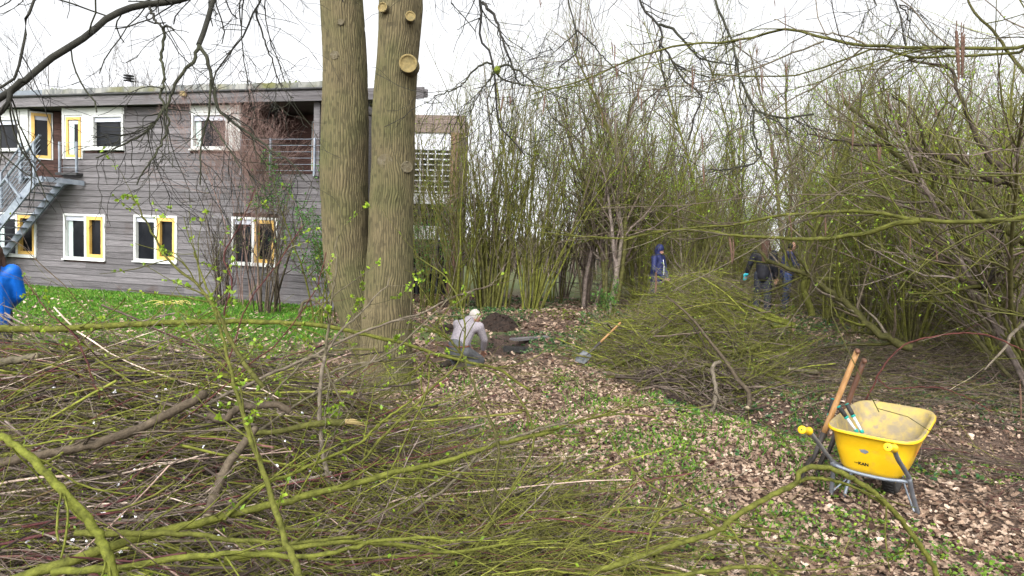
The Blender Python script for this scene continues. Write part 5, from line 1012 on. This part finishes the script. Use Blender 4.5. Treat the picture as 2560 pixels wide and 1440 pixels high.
M['shirt'] = mat('checked_shirt', (.24, .22, .235), (.33, .30, .32), 60, .8, c3=(.16, .14, .17), s3=120, t3=(.5, .6))
M['jean'] = mat('grey_trousers', (.06, .063, .068), (.09, .093, .098), 14, .85, .3)
M['belt'] = mat('leather_belt', (.09, .03, .015), (.14, .05, .025), 20, .5)
M['boot'] = mat('dark_boots', (.02, .016, .012), (.04, .03, .02), 20, .7)
M['ghair'] = mat('white_hair', (.32, .29, .26), (.42, .39, .36), 60, .8)
M['navy'] = mat('navy_jacket', (.008, .012, .050), (.014, .02, .085), 14, .6, .2)
M['darkj'] = mat('dark_jacket', (.005, .005, .008), (.012, .012, .018), 14, .7, .2)
M['darkt'] = mat('dark_trousers', (.012, .014, .022), (.03, .032, .045), 12, .8)
M['bhair'] = mat('brown_hair', (.035, .016, .010), (.075, .036, .022), 70, .6, .6, stretch=(3, 3, .4))
M['blue'] = mat('bright_blue_jacket', (.0, .075, .36), (.0, .10, .45), 6, .5, .15)
M['denim'] = mat('blue_denim', (.025, .04, .11), (.045, .07, .17), 30, .8)
M['glove'] = mat('lime_glove', (.45, .6, .08), (.5, .65, .12), 20, .7)
M['aqua'] = mat('turquoise_glove', (.03, .35, .42), (.05, .42, .48), 20, .7)
M['zip'] = mat('pale_zip', (.6, .62, .68), (.6, .62, .68), 5, .5)
# --- kneeling man
hp = P(1143, 880, 10.3); kz = float(terr(hp[0], hp[1]))-.01
KJ = dict(pelvis=(0, 0, .30), chest=(.2, 0, .56), neck=(.34, 0, .70), head=(.43, -.02, .74), face=(.7, -.12, -.7), shL=(.29, .2, .63), shR=(.29, -.2, .63), elL=(.42, .23, .42), elR=(.42, -.22, .42), wrL=(.58, .10, .22), wrR=(.60, -.10, .20),
          hipL=(.02, .1, .27), hipR=(.02, -.1, .27), knL=(.42, .15, .09), knR=(.42, -.15, .09), anL=(-.02, .13, .07), anR=(-.02, -.13, .07), toeL=(-.17, .13, .05), toeR=(-.17, -.13, .05))
def kc(j):
    sh = [(V3(.04, 0, .36), V3(.2, 0, .58), .155, .165), (V3(.2, 0, .58), V3(.31, 0, .70), .15, .085)]
    for s_ in 'LR': sh += [(j['chest']+V3(.03, 0, .03), j['sh'+s_], .12, .075), (j['sh'+s_], j['el'+s_], .072, .058), (j['el'+s_], j['el'+s_]*.25+j['wr'+s_]*.75, .056, .046)]
    return [('shirt', 'shirt', (sh,), .013), ('trousers', 'jean', (trousers(j, .022),), .013), ('belt', 'belt', ([], [(V3(.02, 0, .352), (.172, .19, .022))]), .01), ('boots', 'boot', (boots(j, .02),), .013)]
def kh(j, f, s, u): h = j['head']; return [], [(h+u*.035-f*.018, (.088, .092, .1))], 'ghair'
o, *_ = person('person', (hp[0], hp[1], kz), radians(62), KJ, 'white haired man in a pale checked shirt kneeling and digging at the pit', kc, kh)
def stand(lean=0, arms='down'):
    J = dict(pelvis=(0, 0, .93), chest=(.02, 0, 1.25), neck=(.03, 0, 1.45), head=(.06, 0, 1.58), face=(.95, 0, -.3), shL=(.02, .19, 1.40), shR=(.02, -.19, 1.40), hipL=(0, .09, .9), hipR=(0, -.09, .9), knL=(.05, .1, .5), knR=(.0, -.11, .5), anL=(.0, .12, .09), anR=(-.04, -.13, .09), toeL=(.14, .13, .05), toeR=(.1, -.15, .05))
    if arms == 'front': J.update(elL=(.12, .25, 1.14), elR=(.12, -.24, 1.14), wrL=(.36, .12, 1.1), wrR=(.36, -.12, 1.1))
    elif arms == 'low': J.update(elL=(.08, .24, 1.12), elR=(.06, -.24, 1.12), wrL=(.25, .08, .92), wrR=(.25, -.08, .92))
    else: J.update(elL=(-.03, .24, 1.12), elR=(-.03, -.24, 1.12), wrL=(.06, .26, .86), wrR=(.06, -.26, .86))
    return J
def hoodf(j, f, s, u, mt='navy'):
    h = j['head']; return [(j['neck']-V3(0, 0, .02), h-f*.05, .085, .1)], [(h+u*.035-f*.035, (.112, .112, .125))], mt
def c1(j): return [('jacket', 'navy', (jacket(j, .028, .3)+[(j['pelvis']-V3(0, 0, .1), j['chest'], .16, .16)],), .014), ('trousers', 'darkt', (trousers(j),), .014), ('boots', 'boot', (boots(j),), .014)]
J = stand(arms='low'); J['face'] = (.95, .05, -.35)
o, j, f, s, u = person('person', at_ground(1641, 17.0, -.0), radians(-42), J, 'person in a navy hooded raincoat standing behind the middle heap', c1, lambda *a: hoodf(*a))
g = Geo(); g.tube(np.array([[.16, 0, 1.36], [.195, 0, 1.2], [.195, 0, 1.0], [.18, 0, .85]]), np.array([.009]*4), 6); g.build('zip', M['zip'], o)
def c2(j): return [('jacket', 'darkj', (jacket(j, .035),), .014), ('trousers', 'darkt', (trousers(j, .03),), .014), ('boots', 'boot', (boots(j),), .014), ('glove', 'aqua', (hand(j['wrL'], j['wrL']-j['elL'], 1, .6, 1.25)+[(j['wrL']-V3(0, 0, .0), j['wrL']+V3(0, 0, -.05), .04, .035)],), .01)]
def h2(j, f, s, u): h = j['head']; return [(h-f*.04, j['neck']-f*.09-V3(0, 0, .0), .09, .09), (j['neck']-f*.08, j['chest']-f*.16-V3(0, 0, .08), .095, .06), (h+s*.07, j['chest']+s*.14-V3(0, 0, -.02), .05, .04)], [(h+u*.035-f*.03, (.108, .108, .12))], 'bhair'
J = stand(arms='down'); J['elL'] = (.02, .3, 1.16); J['wrL'] = (.1, .36, .95)
person('person', at_ground(1908, 15.6), radians(70), J, 'woman with long brown hair seen from behind in a dark jacket', c2, h2)
def c3_(j): return [('jacket', 'navy', (jacket(j, .026),), .014), ('trousers', 'denim', (trousers(j),), .014), ('boots', 'boot', (boots(j),), .014), ('glove', 'glove', (hand(j['wrL'], j['wrL']-j['elL'], 1, .6, 1.15)+hand(j['wrR'], j['wrR']-j['elR'], -1, .6, 1.15),), .009)]
def h3(j, f, s, u): h = j['head']; return [], [(h-f*.035+u*.0, (.088, .09, .075))], 'darkj'
J = stand(arms='front'); J['head'] = (.08, 0, 1.57); J['face'] = (.85, .1, -.5)
person('person', at_ground(1966, 16.4), radians(-5), J, 'balding man in a navy jacket with lime gloves beside the long haired woman', c3_, h3)
def c5(j): return [('jacket', 'blue', (jacket(j, .05, .3),), .014), ('trousers', 'darkt', (trousers(j),), .014), ('boots', 'boot', (boots(j),), .014)]
J = stand(arms='low')
person('person', at_ground(-20, 8.0), radians(120), J, 'brown haired person in a bright blue puffer jacket cut off by the left edge', c5, h2)

# ================================================================== TOOLS AND WHEELBARROW
M['ash'] = mat('ash_handle', (.24, .125, .045), (.34, .19, .08), 6, .5, stretch=(4, 4, 1))
M['darkwood'] = mat('dark_handle', (.07, .033, .02), (.11, .052, .03), 6, .5, stretch=(4, 4, 1))
M['steel'] = mat('worn_steel', (.07, .075, .082), (.13, .135, .14), 14, .6, metal=.3)
M['dsteel'] = mat('dark_tool_steel', (.03, .028, .028), (.07, .06, .055), 14, .6, metal=.3)
M['barrow'] = mat('yellow_barrow_plastic', (.60, .36, .006), (.68, .43, .012), 3, .42, spec=.4, c3=(.30, .19, .05), s3=7, t3=(.57, .8))
M['barrowin'] = mat('dirty_barrow_inside', (.33, .25, .07), (.19, .155, .10), 7, .7, .2, 60, c3=(.2, .16, .11), s3=16, t3=(.52, .7))
M['tubeb'] = mat('grey_tube', (.13, .14, .16), (.2, .21, .23), 6, .45, metal=.4)
M['teal'] = mat('teal_plastic', (.0, .20, .165), (.0, .24, .2), 5, .4)
M['wh'] = mat('white_plastic', (.42, .44, .46), (.5, .52, .54), 4, .4)
M['redink'] = mat('red_print', (.6, .1, .05), (.62, .14, .06), 30, .6)
M['ink'] = mat('black_print', (.01, .01, .01), rough=.6)
def spade(name, label, tip, top, face, mt, blade_col='steel', grip='T', rb=.75, hl=.42, rad=.017):
    """tip/top world points; face = direction blade front looks to"""
    tip = np.array(tip); top = np.array(top); o = empty(name, tuple(tip), 0, label, 'spade'); ax = unit(top-tip); L = np.linalg.norm(top-tip); fc = np.array(face, float); fc = unit(fc-ax*(fc@ax)); sd = np.cross(ax, fc)
    q = lambda a, s_, f_: ax*a+sd*s_+fc*f_
    g = Geo(); n = 12; mm = 9; v = []
    for side in (0, 1):
        for i in range(n+1):
            t = i/n; wd = .085*(.35+.65*min(1, (t*4)**.6))*(1 if t < .85 else 1-.25*((t-.85)/.15))+.01
            for k in range(mm):
                s_ = (k/(mm-1)-.5)*2; v.append(q(.27*t, s_*wd, .022*(s_**2)+.012*sin(t*pi)+side*.003))
    ff = [];
    for sdx in (0, 1):
        b = sdx*(n+1)*mm
        for i in range(n):
            for k in range(mm-1): ff.append([b+i*mm+k, b+i*mm+k+1, b+(i+1)*mm+k+1, b+(i+1)*mm+k][::(1 if sdx else -1)])
    b = (n+1)*mm
    for k in range(mm-1): ff += [[k, k+1, b+k+1, b+k], [n*mm+k+1, n*mm+k, b+n*mm+k, b+n*mm+k+1]]
    for i in range(n): ff += [[(i+1)*mm, i*mm, b+i*mm, b+(i+1)*mm], [i*mm+mm-1, (i+1)*mm+mm-1, b+(i+1)*mm+mm-1, b+i*mm+mm-1]]
    g.add(v, ff); g.build('blade', M[blade_col], o)
    g = Geo(); g.tube(np.array([q(.2, 0, .0), q(.3, 0, 0), q(.27+hl*.6, 0, 0)]), np.array([.012, .019, rad+.003]), 10, cap=True); g.build('socket', M['dsteel'], o)
    g = Geo(); K = 10; g.tube(np.array([q(.27+hl*.55+(L-.27-hl*.55)*t, 0, .0) for t in np.linspace(0, 1, K)]), np.linspace(rad, rad*.95, K), 12, cap=True); g.build('shaft', M[mt], o)
    if grip == 'T': g = Geo(); g.tube(np.array([q(L, -.055, 0), q(L+.002, -.03, 0), q(L+.004, 0, 0), q(L+.002, .03, 0), q(L, .055, 0)]), np.array([.017, .0195, .02, .0195, .017]), 12, cap=True); g.build('grip', M['darkwood'], o)
    return o
t0 = G(1443, 912, .03); spade('garden_spade', 'spade with a pale wooden shaft propped on the right heap, blade in the leaves', t0, P(1552, 806, 10.9), (-.3, -.8, .6), 'ash', grip='')
a = G(2003, 1222, -.0); spade('garden_spade', 'light wooden T handled spade leaning on the wheelbarrow tray', a, P(2143, 878, 5.55), (-.9, .35, .1), 'ash', 'dsteel', rad=.023)
a = G(2045, 1200, -.0); spade('garden_spade', 'dark wooden T handled spade leaning behind the light one', a, P(2160, 902, 5.8), (-.9, .35, .1), 'darkwood', 'dsteel', rad=.022)

# wheelbarrow in local axes: x forward (wheel), y left, origin on the ground under the tray
RL = G(2066, 1073, .62); RR = G(2285, 1106, .62); mid = (RL+RR)/2; yv = unit((RL-RR)*[1, 1, 0]); ywyaw = math.atan2(yv[1], yv[0])-pi/2
wb = empty('wheelbarrow', (2.713, 5.029, .01), radians(49.5), 'yellow plastic wheelbarrow on grey tubular legs standing on leaves and green plants', 'wheelbarrow')
def tray():
    # superellipse rings: (z, x0, x1, half width)
    def ring(z, x0, x1, hw, p=5.0, n=72, zf=0):
        v = []
        for k in range(n):
            t = 2*pi*k/n; cx, sx = cos(t), sin(t); x = abs(cx)**(2/p)*np.sign(cx); y = abs(sx)**(2/p)*np.sign(sx); xx = (x0+x1)/2+x*(x1-x0)/2; hwx = hw*(1-.04*(x+1)); v.append([xx, y*hwx, z+zf*(x+1)/2])
        return v
    n = 72
    prof_o = [(.30, .13, .55, .17), (.305, .10, .60, .205), (.34, .075, .66, .23), (.48, .035, .80, .275), (.60, .005, .93, .305), (.612, -.012, .955, .322), (.606, -.022, .968, .333), (.618, -.028, .975, .339), (.63, -.018, .963, .330)]
    prof_i = [(.634, .0, .94, .312), (.618, .018, .918, .296), (.48, .05, .78, .262), (.34, .095, .64, .215), (.325, .13, .6, .19), (.322, .3, .4, .05)]
    def mk(pr, flip):
        g = Geo(); v = []; zf = .075
        for z, a, b, h in pr: v += ring(z, a, b, h, zf=zf*(z-.3)/.32)
        f = [[k*n+j, k*n+(j+1) % n, (k+1)*n+(j+1) % n, (k+1)*n+j] for k in range(len(pr)-1) for j in range(n)]; g.add(v, f); g.f.append(np.arange(n)[None] if not flip else (np.arange(n)+(len(pr)-1)*n)[None]); g.t.append(np.array([.5])); return g
    o = mk(prof_o, False).build('tray', M['barrow'], wb)
    mk([prof_o[-1]]+prof_i, True).build('tray_inside', M['barrowin'], o)
    return o
tr = tray()
def tubepart(name, pts, r, mt='tubeb', par=None, K=None, s=10):
    g = Geo(); p = cr(pts, K or 4*len(pts)); g.tube(p, np.full(len(p), r), s, cap=True); return g.build(name, M[mt], par or wb)
for sg in (1, -1):
    gy_ = .31 if sg > 0 else -.245
    tubepart('frame_tube', [(-.40, gy_, .67), (-.2, gy_*.97, .55), (.12, .265*sg, .335), (.22, .2*sg, .292), (.5, .13*sg, .275), (.95, .07*sg, .2)], .0165)
    tubepart('leg', [(.10, .268*sg, .345), (.2, .28*sg, .2), (.28 if sg > 0 else .36, .305*sg, .0)], .0175)
    tubepart('leg_brace', [(.27, .29*sg, .05), (.4, .2*sg, .17), (.55, .13*sg, .27)], .007, 'galv')
    g = Geo(); a = np.array([-.40, gy_, .67]); b = np.array([-.52, gy_+.012, .70]); d = unit(b-a); P_ = [a-d*.02, a-d*.0, a+d*.004, a+d*.02, a+d*.06, a+d*.1, a+d*.118, a+d*.12, a+d*.135, b+d*.012]; R_ = [.02, .026, .032, .025, .0235, .0245, .025, .03, .029, .02]
    g.tube(np.array(P_), np.array(R_), 16, cap=True); gp = g.build('grip', M['barrow'], wb)
    g = Geo(); c = b+d*.0125; g.tube(np.array([c, c+d*.001]), np.array([.006, .006]), 10, cap=True); g.build('grip_hole', M['black'], gp)
tubepart('cross_bar', [(.12, .26, .312), (.10, .1, .296), (.10, -.1, .296), (.12, -.26, .312)], .014, 'galv')
tubepart('front_strut', [(.42, .17, .29), (.38, .2, .15), (.34, .22, .0)], .013, 'galv')
g = Geo(); n = 36
tyr = [(.12, -.0), (.155, .044), (.18, .052), (.197, .04), (.2, 0), (.197, -.04), (.18, -.052), (.155, -.044), (.12, 0)]; v = []
for r_, y_ in tyr: v += [[.77+r_*cos(t), y_-.04, .2+r_*sin(t)] for t in np.arange(n)*2*pi/n]
g.add(v, [[k*n+j, k*n+(j+1) % n, (k+1)*n+(j+1) % n, (k+1)*n+j] for k in range(8) for j in range(n)])
for j in range(n):
    t = j*2*pi/n; c, s_ = cos(t), sin(t)
    g.bar((.77+.2*c, -.075, .2+.2*s_), (.77+.2*c, -.005, .2+.2*s_), .012, .008)
wh = g.build('wheel', M['black'], wb)
g = Geo(); g.tube(np.array([[.77, -.07, .2], [.77, -.06, .2], [.77, -.02, .2], [.77, -.01, .2]]), np.array([.1, .125, .125, .1]), 24, cap=True); g.tube(np.array([[.77, -.13, .2], [.77, .05, .2]]), np.array([.012]*2), 8, cap=True); g.build('rim', M['barrow'], wh)
# writing and marks on the tray back
def backpt(y, z, off=.003):     # outer rear wall of the tray
    x = np.interp(z, [.34, .48, .60], [.075, .035, .005]); return np.array([x-off, y, z])
def tocurve(txt, size, mt, locy, locz, tilt=0, bold=.0):
    cu = bpy.data.curves.new('lettering', 'FONT'); cu.body = txt; cu.size = size; cu.align_x = 'CENTER'; cu.align_y = 'CENTER'; cu.offset = bold; cu.extrude = .0006
    t = bpy.data.objects.new('lettering', cu); COL.objects.link(t); dg = bpy.context.evaluated_depsgraph_get(); me = bpy.data.meshes.new_from_object(t.evaluated_get(dg)); bpy.data.objects.remove(t); me.materials.clear(); me.materials.append(M[mt])
    o = bpy.data.objects.new('lettering', me); COL.objects.link(o); o.parent = tr
    n_ = backpt(locy, locz); sl = math.atan2(.04, .14); zax = Vector((-cos(sl), 0, -sin(sl))); xax = Vector((0, -1, 0)); yax = zax.cross(xax)
    R_ = Matrix(((xax[0], yax[0], zax[0]), (xax[1], yax[1], zax[1]), (xax[2], yax[2], zax[2]))); o.matrix_local = Matrix.Translation(Vector(n_)) @ R_.to_4x4() @ Matrix.Rotation(tilt, 4, 'Z'); return o
tocurve('KAN', .034, 'ink', .035, .385, 0, .0016); tocurve('van', .022, 'ink', .085, .387)
g = Geo(); rg = np.random.default_rng(4); c = backpt(.03, .49)
pts = [[c[0]+.001*0, .03+(.028+.008*rg.normal())*cos(t)*1.0, .49+(.017+.004*rg.normal())*sin(t)] for t in np.arange(12)*2*pi/12]
pts = [[np.interp(p[2], [.34, .48, .60], [.075, .035, .005])-.004, p[1], p[2]] for p in pts]; g.add(pts, [list(range(12))[::-1]]); g.build('sticker_remnant', M['galv'], tr, smooth=False)
# red round mark on the right flank near the front
g = Geo(); cx, cz = .24, .54
def flank(x, z): hw = np.interp(z, [.34, .48, .60], [.23, .275, .305]); return -(hw*(1-.04*((x-.45)/.45+1)))-.006
for r1_, r2_ in ((.055, .066), (.028, .042)):
    n = 28; v = []
    for r_ in (r1_, r2_): v += [[cx+r_*cos(t), flank(cx+r_*cos(t), cz+r_*sin(t)), cz+r_*sin(t)] for t in np.arange(n)*2*pi/n]
    g.add(v, [[j, (j+1) % n, n+(j+1) % n, n+j] for j in range(n) if j % 9 or r1_ > .05])
g.build('red_emblem', M['redink'], tr, smooth=False)
# loppers lying in the tray: two handles
def lopper_handles(name, label, hs, cat):
    o = empty(name, tuple(hs[0][1]), 0, label, cat); O = np.array(hs[0][1])
    for a, b in hs:
        a = np.array(a)-O; b = np.array(b)-O; L = np.linalg.norm(b-a); d = (b-a)/L
        def seg(nm, t0, t1, r, mt, pr=o): g = Geo(); g.tube(np.array([a+d*L*t for t in np.linspace(t0, t1, 5)]), np.array([r*.93, r*1.03, r*1.05, r*1.03, r*.93]), 12, cap=True); return g.build(nm, M[mt], pr)
        h = seg('handle', .0, 1.0, .0105, 'wh'); seg('grip', -.02, .38, .0175, 'black', h); seg('grip_ring', .38, .45, .0185, 'teal', h); seg('end_cap', -.04, -.015, .0175, 'teal', h); seg('collar', .93, 1.04, .016, 'teal', h)
    return o
lp = lopper_handles('loppers', 'loppers with black and teal grips and white shafts lying head down in the tray', [(P(2098, 1018, 5.45), P(2141, 1078, 5.42)), (P(2118, 1012, 5.5), P(2155, 1080, 5.42))], 'loppers')
O = np.array(lp.location); g = Geo(); e1 = P(2141, 1078, 5.42)-O; e2 = P(2155, 1080, 5.42)-O; hd = P(2158, 1106, 5.42)-O; g.bar(e1, hd, .012, .018); g.bar(e2, hd+[-.02, 0, 0], .012, .018); g.sphere(hd, (.018, .012, .018)); g.bar(hd, hd+[.01, 0, -.05], .03, .006); g.build('cutting_head', M['dsteel'], lp)
lopper_handles('loppers', 'second lopper with teal cap, its handle showing left of the light spade', [(P(2082, 1000, 5.75), P(2062, 1090, 5.72))], 'loppers')
